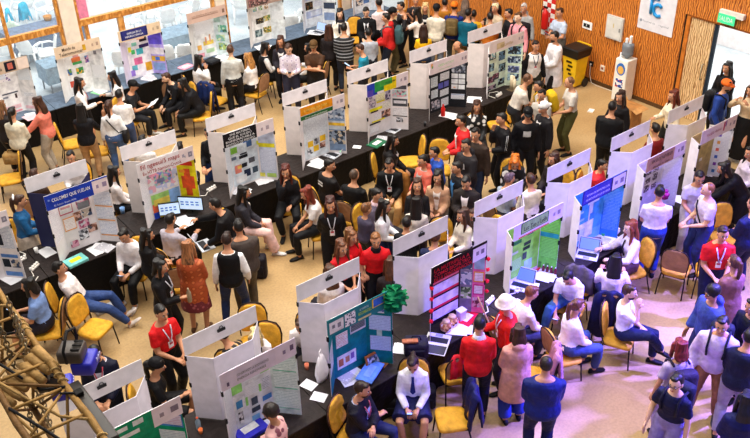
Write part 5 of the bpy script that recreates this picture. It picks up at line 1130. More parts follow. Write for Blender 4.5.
P('second dark haired person seated behind the map board', 179.5, 148, 90, 'sit', 'lap', 'jacket #1c1c20', 'long #1c1c20', 'short '+HB)
P('man in black shirt and jeans standing behind the black titled board', 209, 133, 250, 'stand', 'low', 'shirt '+BLK, 'long #2a3c68', 'short '+HB, h=1.7)
P('girl in cream jacket with dark ponytail at the left edge', 12, 113, 85, 'stand', 'low', 'jacket #d8ceb8', 'long #19181a', 'pony '+HB, fem=True, h=1.66)
P('girl in coral cardigan and grey trousers with long hair', 40, 101, 175, 'stand', 'table', 'jacket #e8806c', 'long #b4a898', 'longer #3c2418', fem=True, h=1.68)
P('brown haired girl cut by the left photo edge', 1, 106, 70, 'stand', 'low', 'jacket #2a2424', 'long #1c1a1c', 'long #6a4a30', fem=True, h=1.66)
# ---- centre crowd
P('girl in white shirt with blue tie and long black hair', 401, 212, 350, 'stand', 'low', 'shirt #ecebf0', 'long #1e2846', 'longer '+HB, fem=True, h=1.58)
P('girl in cream cardigan with black hair, back turned', 423, 205, 80, 'stand', 'low', 'sweater #e2d6c8', 'long #2a2830', 'long '+HB, fem=True, h=1.54)
P('girl in pale shirt with dark brown hair in the centre crowd', 442.5, 209, 210, 'stand', 'low', 'shirt #e4d8c8', 'long #2a2830', 'long '+HBR, fem=True, h=1.54)
P('black haired child in the centre crowd', 409.5, 222, 80, 'stand', 'low', 'jacket #1a1a1e', 'long #1c1c20', 'short '+HB, h=1.46, kid=True)
P('curly brown haired person in navy behind the black and pink board', 422.5, 226, 80, 'sit', 'lap', 'jacket #232a4a', 'long #1c1c24', 'curly #4a2a1a', h=1.72)
P('person in glasses bending over papers behind the white strip', 455, 220, 215, 'sitlean', 'desk', 'jacket #3a2c28', 'long #2a2420', 'short '+HBR, acc='glasses')
P('young man in dark jacket over white shirt looking down', 464, 194, 250, 'stand', 'phone', 'jacket #2a2422/#efe6e2', 'long #24242a', 'short '+HB, h=1.66, hp=24)
P('girl with orange hair and black and white hoodie', 520.5, 161, 265, 'sitlean', 'low', 'hoodie dots:#141416:#e8e4e4:7', 'long #1c1c20', 'bob #c8641c', fem=True, hp=26)
P('person in grey blue shirt with short purple grey hair', 509, 178, 30, 'sit', 'low', 'tee #9aa4b8', 'long #2a2c38', 'short #5a4a58')
P('man in cream shirt seated with his back to the lime board', 530.5, 180, 110, 'stand', 'low', 'shirt #e8dccc', 'long #3a342c', 'short '+HBR, h=1.6)
P('girl in dark cardigan behind the blue ocean board', 554, 159, 215, 'sit', 'low', 'jacket #2c2628', 'long #1c1c20', 'longer '+HBR, fem=True)
P('dark haired child in red top behind the blue ocean board', 596.5, 166, 330, 'sit', 'lap', 'jacket #d02830', 'long #1c1c20', 'short '+HB, h=1.5)
P('girl in red polo with long brown hair, first of the red trio', 345, 246, 300, 'stand', 'low', 'polo #d81c24', 'long #17171c', 'long #5a3420', fem=True, h=1.6)
P('girl in red polo behind the first of the red trio', 354, 239, 310, 'stand', 'low', 'polo #d81c24', 'long #17171c', 'long #6a4226', fem=True, h=1.62)
P('boy in red polo with light brown hair, right of the red trio', 380.5, 241, 275, 'stand', 'relax', 'polo #d81c24', 'long #17171c', 'short #7a4e2a', h=1.64, acc='collar=#1a1a24')
P('brown haired girl in white shirt behind the teal board', 334, 271, 110, 'sit', 'lap', 'shirt #ece4e6', 'skirt #26222a', 'long #4a2c1c', fem=True)
P('girl with long brown hair right of the teal board', 387, 266, 95, 'sit', 'lap', 'jacket #2a2226', 'long #1c1a1e', 'longer #4a2a1c', fem=True)
# ---- near side of the near row
P('man in red jumper and navy trousers, back turned', 479, 322, 85, 'stand', 'low', 'sweater #d81c20', 'long #16182a', 'short '+HB, h=1.7, acc='collar=#f0eef4')
P('person in red jacket and pink white sun hat', 514.5, 302, 185, 'stand', 'hold', 'jacket #d0201c', 'long #2a2630', 'short '+HBR, h=1.62, acc='sunhat=#f0dcd4 lanyard=#e8e8ee')
P('woman in pink coat and wide blue trousers, back turned', 515, 322, 95, 'stand', 'low', 'coat #d89a8c', 'wide #2a3a94', 'bob '+HBR, fem=True, h=1.62, acc='hood')
P('seated boy in white shirt with brown hair', 540, 289, 25, 'sitlean', 'lap', 'shirt #ece0d2', 'long #3a3c4c', 'short #6a3c20', hy=-10)
P('seated youth in white tee bowing forward', 571, 281, 240, 'sitlean', 'lap', 'tee #ece4e8', 'long #3e639c', 'short '+HB, hp=30, acc='holdphone', ch=((.24, .44, .1), (.12, .40, 0)))
P('seated girl in white shirt with brown ponytail, back turned', 557, 311, 20, 'sit', 'lap', 'shirt #efe4ec', 'long #3a4a72', 'pony #5a3424', fem=True)
P('girl in pale pink shirt at the blue board table', 590.5, 261, 75, 'sit', 'desk', 'shirt #e8d4e4', 'long #24243a', 'long '+HB, fem=True)
P('girl in white blouse with red brown hair and dark tie', 632, 233, 195, 'sit', 'desk', 'blouse #f0e4ea', 'skirt #4a2c28', 'longer #7a3a20', fem=True, acc='tie=#2a2028', skin='p', dy=-.12)
P('seated man in white polo crossing his legs', 622.5, 277, 335, 'legcross', 'chin', 'polo #f2eaf6', 'long #1c2244', 'short '+HBR, acc='beard=#2a1a12', skin='l')
P('broad man in navy sweater and trousers, back turned', 546, 364, 85, 'stand', 'low', 'sweater #1a2464', 'long #131a44', 'crop #241a18', h=1.74, wide=1.22)
P('seated man in dark suit with crossed arms', 358, 392, 335, 'sit', 'cross', 'blazer #1c1a26/#a8b0c8', 'long #262c48', 'short #2a1a14', acc='beard=#3a2418 lanyard=#d86a7a', hy=10)
P('seated girl in white shirt and navy tie', 416, 366, 265, 'sit', 'low', 'shirt #f0eaf6', 'skirt #20224a', 'pony #2a1812', fem=True, acc='tie=#26307a holdphone', hp=24, skin='m')
P('woman in pink floral blouse at the lavender board', 287, 404, 165, 'stand', 'low', 'blouse dots:#f0b8b4:#8a4a5a:11', 'long #2a2830', 'curly #241a18', fem=True, h=1.6)
P('dark haired person behind the lavender board, right', 294.5, 333, 262, 'sitlean', 'lap', 'shirt #e4dada', 'long #2a2830', 'short '+HBR, h=1.55)
P('fair haired person in white behind the lavender board', 278, 342, 262, 'sitlean', 'lap', 'shirt #efe6e0', 'long #2a2830', 'bob #c8a878', fem=True, h=1.55)
P('person in black and tan striped top behind the lavender board', 238, 347, 150, 'sitlean', 'lap', 'sweater stripe:#1a1818:#c09a6a:X:3.2', 'long #1c1a1c', 'short '+HB)
P('brown haired person behind the lavender board, left', 222.5, 359, 262, 'sitlean', 'lap', 'jacket #3a2c2a', 'long #1c1a1c', 'short #4a2a1c', h=1.55)
# ---- right side
P('girl with red brown hair and white backpack straps on purple floor', 679, 347, 100, 'stand', 'relax', 'tee #b8a4c8', 'long #a894c4', 'bob #6a2420', fem=True, h=1.62, acc='backpack=#2c2438')
P('young man in navy tee with glasses on purple floor', 676, 383, 225, 'stand', 'relax', 'tee #161838', 'long #8a7cb0', 'short '+HB, h=1.68, acc='glasses backpack=#1d1e34', skin='l')
P('man in pale jacket and brown trousers with dark backpack', 727, 328, 240, 'wide', 'relax', 'jacket #cdb8d8', 'long #8a5a44', 'short '+HB, h=1.76, acc='backpack=#1e2430', shoes='#3a3a44', wide=1.1)
P('young man in blue sweatshirt and glasses looking left', 713, 293, 195, 'stand', 'relax', 'hoodie #3c4c98', 'long #2c3060', 'curly '+HB, h=1.74, acc='glasses', wide=1.1)
P('man in red polo with lanyard facing the camera', 723, 234, 265, 'stand', 'low', 'polo #d41c20', 'long #1a1c3c', 'short #2a1812', h=1.74, acc='lanyard=#c8d0f0', wide=1.1)
P('woman in mauve brown coat with her back turned', 734, 263, 110, 'stand', 'low', 'coat #8a5a58', 'long #4a3038', 'pony #4a2a22', fem=True, h=1.66)
P('youth in black hoodie cut by the right photo edge', 748, 305, 200, 'stand', 'low', 'hoodie #141422', 'long #17172c', 'short '+HB, h=1.7)
P('woman in navy jacket with long dark hair, lower right corner', 746, 400, 80, 'stand', 'low', 'jacket #181c50', 'long #181c44', 'longer #141426', fem=True, h=1.68)
P('person in grey trousers behind the pale jacket man', 744, 334, 60, 'walk', 'low', 'jacket #1d2038', 'long #9a90a8', 'short '+HB, h=1.7)
P('man in white tee and jeans facing the brown titled board', 657.5, 195, 80, 'stand', 'low', 'tee #e4d8ec', 'long #2c4494', 'short '+HB, h=1.72, wide=1.12)
P('boy in pale grey tee looking at his phone', 691.5, 176, 265, 'stand', 'low', 'tee #c4bccc', 'long #d0c8d0', 'short '+HB, h=1.66, acc='holdphone=both', hp=20)
P('older man in pale tee with dark shoulder strap', 705.5, 187, 185, 'stand', 'low', 'tee #cfc4d2', 'long #2a3470', 'crop #8a5a34', h=1.72, acc='strap=#1c1a24', wide=1.1, skin='l')
P('person in black bending over the tan board table', 719, 168, 165, 'bend', 'table', 'coat #121113', 'long #121113', 'long '+HB, fem=True, h=1.68)
P('person in white shirt at the right photo edge', 746.5, 158, 200, 'stand', 'low', 'shirt #f0e0ea', 'long #24222e', 'longer '+HB, fem=True, h=1.66)
P('person in dark navy at the right photo edge', 748, 205, 110, 'stand', 'low', 'jacket #1b1f48', 'long #1b1f40', 'short '+HB, h=1.7)
P('woman with long black hair and black coat in the doorway', 727, 68, 215, 'stand', 'low', 'coat #141214', 'long #141214', 'longer '+HB, fem=True, h=1.72)
P('man in orange cap and blue sweater with black backpack', 730.5, 86, 320, 'stand', 'relax', 'sweater #27408a', 'long #1e2c50', 'short '+HB, h=1.72, acc='cap=#f07028 backpack=#1a191c beard=#2a1a12')
P('woman in beige blouse and long black skirt by the doorway', 747, 90, 220, 'stand', 'up', 'blouse #dcc09a', 'maxi #161416', 'long #4a2e1e', fem=True, h=1.68)
P('girl in cream top with red brown hair by the timber wall', 673, 96, 195, 'stand', 'hold', 'blouse #efdcbc', 'long #2a2824', 'longer #5a2414', fem=True, h=1.66)
P('man in maroon tee behind the brown titled board', 655, 129, 115, 'sit', 'lap', 'tee #7a1c20', 'long #26222a', 'short '+HB, acc='')
P('dark haired girl in black near the water dispenser', 620, 97, 225, 'stand', 'hold', 'jacket #1c1a1c', 'long #1c1a1c', 'longer #2a1812', fem=True, h=1.64)
P('person in black puffer jacket, back turned, near the dispenser', 612.5, 107, 60, 'stand', 'low', 'puffer #161618', 'long #17171a', 'short '+HB, h=1.76, wide=1.05)
finish_people()
# ---------------------------------------------------------------- empty chairs
chair_px(10, 176, 200, 'yellow chair with a bag hung on it, cut by the left edge')
chair_px(70, 143, 20, 'first of two yellow chairs seen edge-on by the window tables')
chair_px(99, 151, 200, 'yellow chair with empty seat right of the black jacket person')
chair_px(186, 97, 100, 'yellow chair with its back to the camera near the boots')
chair_px(213, 97, 60, 'yellow chair with a navy jacket over its back by the pastel board')
chair_px(94, 317, -22, 'empty yellow chair in the left foreground on bare floor')
chair_px(413, 160, 190, 'yellow chair turned left below the laptop board')
chair_px(441, 168, 265, 'yellow chair facing the camera beside the red jacket boy')
chair_px(500, 124, 190, 'yellow chair at the right end of the middle row')
chair_px(680, 266, 60, 'empty yellow chair on purple floor with tan back', )
chair_px(707, 268, 70, 'second tan backed chair on purple floor near the red polo')
chair_px(726, 227, 275, 'yellow chair behind the older man with shoulder strap')
chair_px(456, 371, 100, 'yellow chair with a red jacket beside the red jumper man')
chair_px(451, 412, 185, 'yellow chair with a navy jacket draped over its tan back')
chair_px(338, 438, 100, 'chair back at the lower photo edge beside the suited man')
chair_px(534, 373, 172, 'empty chair with tan seat behind the broad navy man')
chair_px(266, 355, 275, 'yellow chair behind the lavender board')
chair_px(16, 253, 265, 'yellow chair behind the girl with the white bow')
chair_px(181, 282, 95, 'yellow chair behind the rust plaid coat')
chair_px(356, 38, 275, 'yellow chair beside the black suited man')
chair_px(465, 252, 275, 'yellow chair behind the black and pink board')

# ---------------------------------------------------------------- draped jackets and bags
def drape(px, py, z, face, label, col, w=.42, hgt=.5, name='draped_jacket'):
    v = at(px, py, z); mb = MB(); rows = []; n = 16
    prof = [(-.10, -hgt*.9), (-.075, -hgt*.5), (-.05, -.12), (-.03, 0), (.0, .03), (.04, 0), (.06, -.10), (.085, -hgt*.5), (.10, -hgt)]
    rng = random.Random(px)
    for i in range(n+1):
        u = i/n*2-1; r = []
        for y, zz in prof:
            k = .02*math.sin(u*9+y*20)+.01*rng.random(); drop = abs(u)**3*.10
            r.append(V((u*w/2*(1+.15*(-zz/hgt)), y*1.0+k, zz*(1-.1*math.sin(u*5))-drop)))
        rows.append(r)
    m = len(prof); vs = [q for r in rows for q in r]
    mb.add(vs, [(i*m+j, i*m+j+1, (i+1)*m+j+1, (i+1)*m+j) for i in range(n) for j in range(m-1)], col)
    o = single(mb, name, label, 'jacket', v, facing(face), None, True)
    sd = o.modifiers.new('solid', 'SOLIDIFY'); sd.thickness = .025
    return o
def drape_on(chlabel, label, col, w=.42, hgt=.5):
    c = [o for o in C.objects if o.parent is None and o.get('label') == chlabel][0]
    r = Matrix.Rotation(c.rotation_euler.z, 3, 'Z'); q = r @ V((0, -.285, 0))
    o = drape(0, 0, .5, 0, label, col, w, hgt); o.location = (c.location.x+q.x, c.location.y+q.y, .955); o.rotation_euler = (0, 0, c.rotation_euler.z)
drape_on('yellow chair with a navy jacket over its back by the pastel board', 'navy jacket draped over a yellow chair back', '#1c2a58', .46, .55)
drape(399, 171, .90, 250, 'brown fur-trimmed jacket draped beside the khaki trousers youth', '#a06a34', .40, .75)
drape_on('yellow chair under the girl in pale pink shirt at the blue board table', 'dark navy jacket draped over the chair near the white polo man', '#181a3e', .5, .8)
drape_on('yellow chair with a navy jacket draped over its tan back', 'navy jacket draped on a chair beside the red jumper man', '#1c1e50', .46, .5)
drape_on('yellow chair under the seated youth in white tee bowing forward', 'grey brown jacket draped behind the bowing youth', '#5a5058', .46, .35)
drape_on('empty chair with tan seat behind the broad navy man', 'mauve jacket draped over a chair behind the broad man', '#b07a92', .44, .6)
drape_on('yellow chair with a red jacket beside the red jumper man', 'red jacket draped on the yellow chair by the red jumper man', '#cc1c2c', .32, .3)
def bag(px, py, z, label, col, d, cat='bag', name='bag', face=90):
    v = at(px, py, z); p = thing(name, label, cat, v, facing(face))
    mb = MB(); mb.box((0, 0, d[2]/2), d, col, None, min(d)*.22); mb.build('bag_body', p, True)
    mb = MB(); mb.tube([(-d[0]*.2, 0, d[2]-.01), (-d[0]*.15, 0, d[2]+.06), (d[0]*.15, 0, d[2]+.06), (d[0]*.2, 0, d[2]-.01)], .012, col, 6); mb.build('bag_handle', p, True)
    mb = MB(); mb.box((0, -d[1]/2, d[2]*.4), (d[0]*.7, .05, d[2]*.5), shade(col, .8), None, .015); mb.build('front_pocket', p, True)
bag(258, 276, 0, 'black square rucksack standing alone on the bare floor', '#1f1b22', (.34, .22, .42))
bag(416, 352, TZ, 'dark backpack lying on the table right of the teal board', '#22202e', (.34, .26, .22))
bag(236, 245, 0, 'cream canvas bag by the feet of the plaid coat', '#cdb894', (.3, .2, .3))
bag(243, 217, .35, 'white cloth bag hanging behind the pink trousers girl', '#e8dcd0', (.3, .2, .3))
bag(14, 163, .5, 'tan shoulder bag on the chair at the left edge', '#b08a54', (.34, .2, .24))
bag(394, 412, 0, 'black bag on the floor beside the seated navy tie girl', '#16151c', (.3, .22, .3))
bag(425, 405, 0, 'dark rucksack under the navy jacket chair', '#1c1b26', (.3, .22, .34))

# ---------------------------------------------------------------- laptops, monitors
def laptop(px, py, face, label, scr='#3a6ab0', body='plastic:#c8ccd4', z=TZ, open_=110, w=.34):
    v = at(px, py, z); p = thing('laptop', label, 'laptop', v, facing(face)+PI)   # the user faces 'face'
    mb = MB(); mb.box((0, 0, .010), (w, .24, .016), body, None, .004); b = mb.build('keyboard_base', p)
    mb = MB(); mb.box((0, .02, .0188), (w*.86, .11, .002), 'plastic:#24262c'); mb.box((0, -.08, .0188), (.1, .06, .002), shade('#a8acb4', .9)); mb.build('keys', b)
    a = R_(open_-90); up = V((0, math.sin(a), math.cos(a))); c = V((0, .122, .018)); mb = MB()
    q = lambda x, t, o: c+V((x, 0, 0))+up*t+V((0, -math.cos(a), math.sin(a)))*o
    vs = [q(x, t, o) for o in (0, -.008) for x, t in ((-w/2, 0), (w/2, 0), (w/2, .225), (-w/2, .225))]
    mb.add(vs, [(0, 1, 2, 3), (7, 6, 5, 4), (0, 4, 5, 1), (1, 5, 6, 2), (2, 6, 7, 3), (3, 7, 4, 0)], body); s = mb.build('lid', p)
    mb = MB(); mb.quad(*[q(x, t, .0015) for x, t in ((-w*.46, .015), (w*.46, .015), (w*.46, .212), (-w*.46, .212))], 'plastic:#15161a'); mb.quad(*[q(x, t, .0025) for x, t in ((-w*.43, .022), (w*.43, .022), (w*.43, .205), (-w*.43, .205))], scr if scr.startswith(('glow', 'photo', 'text')) else 'glow:%s:0.5' % scr)
    if scr == '#e8ecf0': mb.quad(*[q(x, t, .0035) for x, t in ((-w*.1, .03), (w*.4, .03), (w*.4, .16), (-w*.1, .16))], 'glow:#40c860:0.5')
    mb.build('screen', s)
    return p
pass
# boards face -Y, i.e. the view-based ground angle of -Y
YM = math.degrees(math.atan2(-math.cos(YAW), -math.sin(YAW)))     # angle whose facing() is -Y
XM = YM+90
laptop(331, 155, YM, 'open laptop with a white and green screen under the orange title', '#e8ecf0')
laptop(391, 130, YM, 'open laptop with a blue screen under the yellow striped board', '#5a90c8')
laptop(521, 287, YM+10, 'open white laptop with a blue screen under the lime board', '#6a8ac8', 'plastic:#e4e6ec')
laptop(587, 256, YM+15, 'open pale laptop beside the black haired girl, blue board table', '#7a9ac0', 'plastic:#dcdfe6')
laptop(438, 340, YM+200, 'pale tablet laptop lying on the table below the red pompoms', '#30303a', 'plastic:#d8d8e0', open_=175)
laptop(205, 246, YM+160, 'open laptop with a cyan screen beside the plaid coat', '#40b8e8', z=.74)
laptop(157, 71, YM, 'open dark laptop under the navy title block', '#1c1c24', 'plastic:#26262c')
laptop(318, 33, YM, 'open laptop with a pale blue screen under the dark photo board', '#9ab4e0')
def monitor(px, py, face, label, w=.44, h=.26):
    v = at(px, py, TZ); p = thing('computer_monitor', label, 'monitor', v, facing(face)+PI)
    mb = MB(); mb.box((0, .03, .008), (.2, .16, .014), 'plastic:#17181c', None, .004); mb.tube([(0, .05, .01), (0, .04, .12)], .016, 'plastic:#17181c'); mb.build('stand', p)
    mb = MB(); mb.box((0, .02, .08+h/2), (w, .03, h), 'plastic:#17181c', None, .006); s = mb.build('housing', p)
    mb = MB(); z0 = .08+h/2
    mb.box((0, .0035, z0), (w*.94, .003, h*.88), 'glow:#c4dcf6:0.6')
    for r in range(2):
        for c_ in range(4): mb.box((-w*.33+c_*w*.2, .0015, z0+.03-r*.05), (w*.13, .002, .028), 'glow:#5a7ab8:0.4')
    mb.build('screen', s)
monitor(192, 214, 262, 'larger monitor with a pale blue screen under the map board')
monitor(171, 219, 280, 'smaller left monitor with a pale blue screen under the map board', .36, .24)

# ---------------------------------------------------------------- papers, folders, boxes on the tables
def sheets(px, py, face, label, n=3, col='paper:#f1f1f4', w=.21, d=.30, z=TZ, name='paper_sheets', group=None):
    v = at(px, py, z); rng = random.Random(px*3+py); 
    mb = MB()
    for i in range(min(n, 4)):
        r = Matrix.Rotation(rng.uniform(-.5, .5), 3, 'Z'); c = V((rng.uniform(-.08, .08), rng.uniform(-.05, .05), .0017+.0029*i)) if n > 1 else V((0, 0, .002))
        mb.box(c, (w, d, .0024), col if i % 2 == 0 else 'text:#eeeef2:#9a9aa4', r)
    return single(mb, name, label, 'paper', v, facing(face), group)
def book(px, py, face, label, col, d=(.3, .22, .03), z=TZ, mark='#f0f0f0', name='folder'):
    v = at(px, py, z); p = thing(name, label, name.replace('_', ' '), v, facing(face))
    mb = MB(); mb.box((0, 0, d[2]/2), d, col, None, min(.008, d[2]*.3)); mb.build('cover', p)
    mb = MB(); mb.box((0, 0, d[2]+.0012), (d[0]*.55, d[1]*.4, .002), mark); mb.build('title_label', p)
    return p
sheets(183, 222, XM, 'white sheets below the two monitors', 3)
sheets(100, 249, XM, 'pile of white sheets under the blue titled board', 5)
book(76, 262, XM-8, 'turquoise folder with a yellow label under the blue titled board', '#7ac8c4', (.34, .24, .05), mark='#f0e030')
sheets(47, 252, XM, 'white sheet beside the paper cup, left table', 1)
sheets(14, 278, XM, 'white sheets under the left edge board', 3)
sheets(243, 191, XM, 'heap of white papers under the black title block', 6)
sheets(262, 180, XM, 'papers beside the pale board wing, middle row', 3)
sheets(317, 164, XM, 'single white sheet under the orange titled board', 2)
sheets(357, 147, XM+20, 'crumpled white napkin between two middle row boards', 1, w=.12, d=.16)
book(377, 144, XM, 'green and white booklets under the yellow striped board', '#2a6a4a', (.36, .26, .03))
sheets(384, 140, XM, 'white sheets on the booklets of the yellow striped board', 4)
sheets(449, 116, XM, 'white papers under the black panel board', 3)
sheets(458, 330, XM, 'white sheets under the black and pink board', 3)
book(467, 318, XM, 'red bordered white folder under the black and pink board', '#d8203a', (.34, .26, .012), mark='#f4f2f6')
sheets(528, 285, XM, 'white sheets beside the open laptop, lime board', 3)
sheets(546, 276, XM, 'white papers by the pen case, lime board', 3)
book(533, 274, XM-5, 'black pen case on the lime board table', '#17181c', (.2, .06, .025), mark='#2a2c34', name='pen_case')
sheets(603, 240, XM, 'white brochures on the blue board table', 5)
book(596, 245, XM+30, 'brown clutch lying on the blue board table', '#6a4a3c', (.26, .18, .07), mark='#7a5848', name='clutch')
sheets(350, 375, XM, 'heap of white papers under the teal board', 7)
book(370, 372, XM+12, 'light blue plastic folder on the papers, teal board', '#6a9ae8', (.42, .24, .02), z=TZ+.045, mark='#88b0f0')
book(385, 362, XM+5, 'brown envelope beside the photo frame, teal board', '#a8703c', (.24, .12, .02), mark='#b88048')
sheets(402, 352, XM, 'white sheet beside the dark backpack', 2)
book(410, 342, XM+40, 'brown leather pouch on the dark backpack', '#a0603a', (.08, .22, .03), z=TZ+.235, mark='#b0704a', name='pouch')
sheets(309, 385, XM, 'white napkin on the table by the white bag', 1, w=.16, d=.2)
sheets(319, 397, XM+15, 'second white napkin nearer the table edge', 1, w=.16, d=.2)
book(250, 431, XM-12, 'thick purple blue binder at the lavender board', '#3a3ac8', (.4, .28, .06), name='binder')
sheets(274, 424, XM, 'pale green sheet under the hand of the floral woman', 2, 'paper:#d4f0e8')
sheets(683, 200, XM, 'papers on the table of the brown titled board', 2)
sheets(707, 172, XM, 'white carrier sheets on the tan board table', 6)
sheets(99, 92, XM, 'green and white leaflet between the two red tie girls', 2, 'paper:#90d8a0', z=.74)
sheets(32, 116, XM, 'pink papers on the window table, left', 3, 'paper:#f0c4cc')
book(186, 67, XM, 'pink folder on the window table', '#f0a0b4', (.34, .24, .02))
book(212, 62, XM, 'black tray on the window table before the pastel board', '#22242a', (.3, .3, .06), mark='#3a3c44', name='tray')
sheets(222, 58, XM, 'white papers by the grey shirted man', 3)
sheets(262, 47, XM, 'white papers under the small photo board', 3)
sheets(315, 33, XM, 'open white book by the laptop, dark photo board', 2, w=.26, d=.34)
sheets(466, 236, XM-90, 'papers before the person in glasses', 3)
sheets(150, 78, XM, 'stack of journals under the navy title block', 5, 'paper:#e0dce8')
sheets(475, 100, XM, 'white sheet before the patterned jumper', 2)
# white bag standing on the table left of the teal board
p = thing('paper_bag', 'crumpled white paper bag standing left of the teal board', 'bag', at(322, 377, TZ), facing(XM+20))
mb = MB(); mb.rings([[V((w*math.cos(a)*(1+.08*math.cos(3*a)), d_*math.sin(a), z)) for a in [2*PI*i/14 for i in range(14)]] for w, d_, z in ((.12, .07, 0), (.13, .09, .08), (.12, .07, .2), (.09, .04, .32), (.05, .02, .38))], 'plastic:#f0ecf4'); mb.build('bag_body', p, True)
mb = MB(); mb.tube([(-.04, 0, .36), (-.03, 0, .46), (.03, 0, .46), (.04, 0, .36)], .007, 'plastic:#f0ecf4', 6); mb.build('bag_handle', p, True)
# cups, bottles, jars
def cup(px, py, label, col='plastic:#f4f2ee', r=.036, h=.10, z=TZ, name='paper_cup'):
    mb = MB(); mb.lathe((0, 0, 0), [(r*.75, 0), (r, h), (r*.9, h), (r*.68, .012)], col, 14)
    return single(mb, name, label, name.replace('_', ' '), at(px, py, z), 0, None, True)
def bottle(px, py, label, col='glass:#9ab0c0:0.7', cap='plastic:#f06030', r=.034, h=.2, z=TZ):
    p = thing('bottle', label, 'bottle', at(px, py, z))
    mb = MB(); mb.lathe((0, 0, 0), [(r*.9, 0), (r, .012), (r, h*.65), (r*.45, h*.85), (r*.4, h*.92)], col, 14); mb.build('bottle_body', p, True)
    mb = MB(); mb.lathe((0, 0, 0), [(r*.45, h*.92), (r*.45, h), (r*.2, h+.001)], cap, 12); mb.build('bottle_cap', p, True)
cup(37, 253, 'white paper cup on the table left of the blue board')
cup(123, 213, 'blue plastic cup on the table beside the map board', 'plastic:#6a90c0', .045, .11)
cup(425, 126, 'black cup right of the blue screened laptop', 'plastic:#1a1a1e', .035, .09)
cup(307, 369, 'paper cup with orange print left of the paper bag', 'plastic:#e88a6a', .032, .09)
cup(201, 433, 'small orange lidded jar below the lavender board', 'plastic:#f0864a', .03, .07)
bottle(199, 429, 'clear plastic bottle left of the lavender board')
bottle(443, 116, 'red bottle standing before the black panel board', 'plastic:#e02420', 'plastic:#e02420', .045, .26)
bottle(361, 362, 'white and green spray bottle left of the photo frame', 'plastic:#f0f4f0', 'plastic:#60b840', .04, .20)
for i, (x, y) in enumerate(((543, 271), (547, 272), (551, 273), (555, 274))): bottle(x, y, 'small dark red sample bottle in the row below the lime board', 'plastic:#6a1c2c', 'plastic:#f0eef0', .022, .12)
for o in [o for o in C.objects if o.get('label') == 'small dark red sample bottle in the row below the lime board']: o['group'] = 'sample bottles below the lime board'
cup(536, 270, 'red bowl beside the sample bottles', 'plastic:#c81c30', .06, .05, name='bowl')
cup(603, 236, 'small green pot on the blue board table', 'plastic:#40b870', .03, .06, name='pot')
# photo frame
v = at(375, 366, TZ); p = thing('photo_frame', 'wooden photo frame standing before the teal board', 'frame', v, 0)
mb = MB(); rx = Matrix.Rotation(R_(-14), 3, 'X'); mb.box((0, .03, .10), (.26, .02, .20), '#a8642c', rx, .006); mb.build('frame', p)
mb = MB(); mb.box((0, .0185, .10), (.20, .003, .14), 'photo:#8a98a8:#3a4450:#c8ccd0:26', rx); mb.build('picture', p)
# two loaves / decorated jars by the pompoms
for i, (x, y, l) in enumerate(((446, 330, 'round brown decorated jar below the red pompoms, left'), (452, 325, 'round brown decorated jar below the red pompoms, right'))):
    p = thing('decorated_jar', l, 'jar', at(x, y, TZ)); mb = MB(); mb.lathe((0, 0, 0), [(.05, 0), (.085, .03), (.09, .09), (.06, .14), (.05, .15)], 'photo:#a86a3c:#e0b070:#f0ece0:30', 14); mb.build('jar_body', p, True)
    mb = MB(); mb.lathe((0, 0, .15), [(.055, 0), (.055, .02), (.01, .025)], 'plastic:#d8b888', 12); mb.build('jar_lid', p, True)
# clear box with dry samples
p = thing('sample_container', 'clear plastic sample container below the pink board wing', 'container', at(461, 319, TZ), 0)
mb = MB(); mb.box((0, 0, .08), (.12, .10, .16), 'glass:#d8dce8:0.55', None, .01); mb.build('container_body', p); mb = MB(); mb.box((0, 0, .168), (.13, .11, .014), 'plastic:#f0f0f6', None, .004); mb.build('container_lid', p)
# dark speckled sample heads on the brown titled board table (magenta cloth thing)
p = thing('sample_stand', 'stand of paper rolls on the last table of the middle row', 'rolls', at(511, 90, TZ))
mb = MB()
for k, (x, y) in enumerate(((0, 0), (.07, .02), (.03, -.06))): mb.lathe((x, y, 0), [(.035, 0), (.035, .34-.04*k), (.012, .34-.04*k)], 'paper:#e8d8b8', 12)
mb.build('paper_rolls', p, True); mb = MB(); mb.box((.03, 0, .005), (.2, .18, .01), '#6a5a44'); mb.build('stand_base', p)
# extension leads
def strip(px, py, face, label, pts, n=5):
    v = at(px, py, TZ); p = thing('power_strip', label, 'extension lead', v, facing(face))
    mb = MB(); mb.box((0, 0, .02), (.07*n*.55, .06, .035), 'plastic:#eee8e0', None, .008); mb.build('socket_block', p, True)
    mb = MB()
    for k in range(n-1): mb.box((-.07*n*.2+k*.055, 0, .052), (.035, .04, .04), 'plastic:#f4f0ea', None, .006)
    mb.build('plugs', p, True)
    mb = MB(); mb.tube([V((a, b, .012)) for a, b in pts], .008, 'plastic:#e8e2d8', 6); mb.build('lead', p, True)
strip(35, 268, XM+20, 'white extension lead with plugs on the left table', [(.1, 0), (.2, .12), (.34, .08), (.38, .16), (.30, .22), (.2, .2)])
strip(23, 260, XM, 'small white plug block beside the extension lead', [(-.05, 0), (-.12, -.1), (-.1, -.25)], 3)
strip(212, 190, XM, 'white extension lead behind the map board', [(.1, 0), (.22, .06), (.3, -.04), (.42, .02)])
strip(490, 302, XM, 'white extension lead right of the black and pink board', [(.1, 0), (.22, .1), (.36, .06), (.42, .14)])
strip(499, 96, XM, 'white extension lead under the pale green board', [(-.1, 0), (-.15, -.14), (.0, -.24), (.14, -.18), (.16, 0)])
strip(617, 233, XM, 'white extension lead beside the blue ocean board', [(.08, 0), (.14, .1), (.05, .16), (-.06, .1)], 3)
strip(517, 292, XM, 'small white charger beside the white laptop', [(.05, 0), (.12, -.05), (.2, 0)], 2)
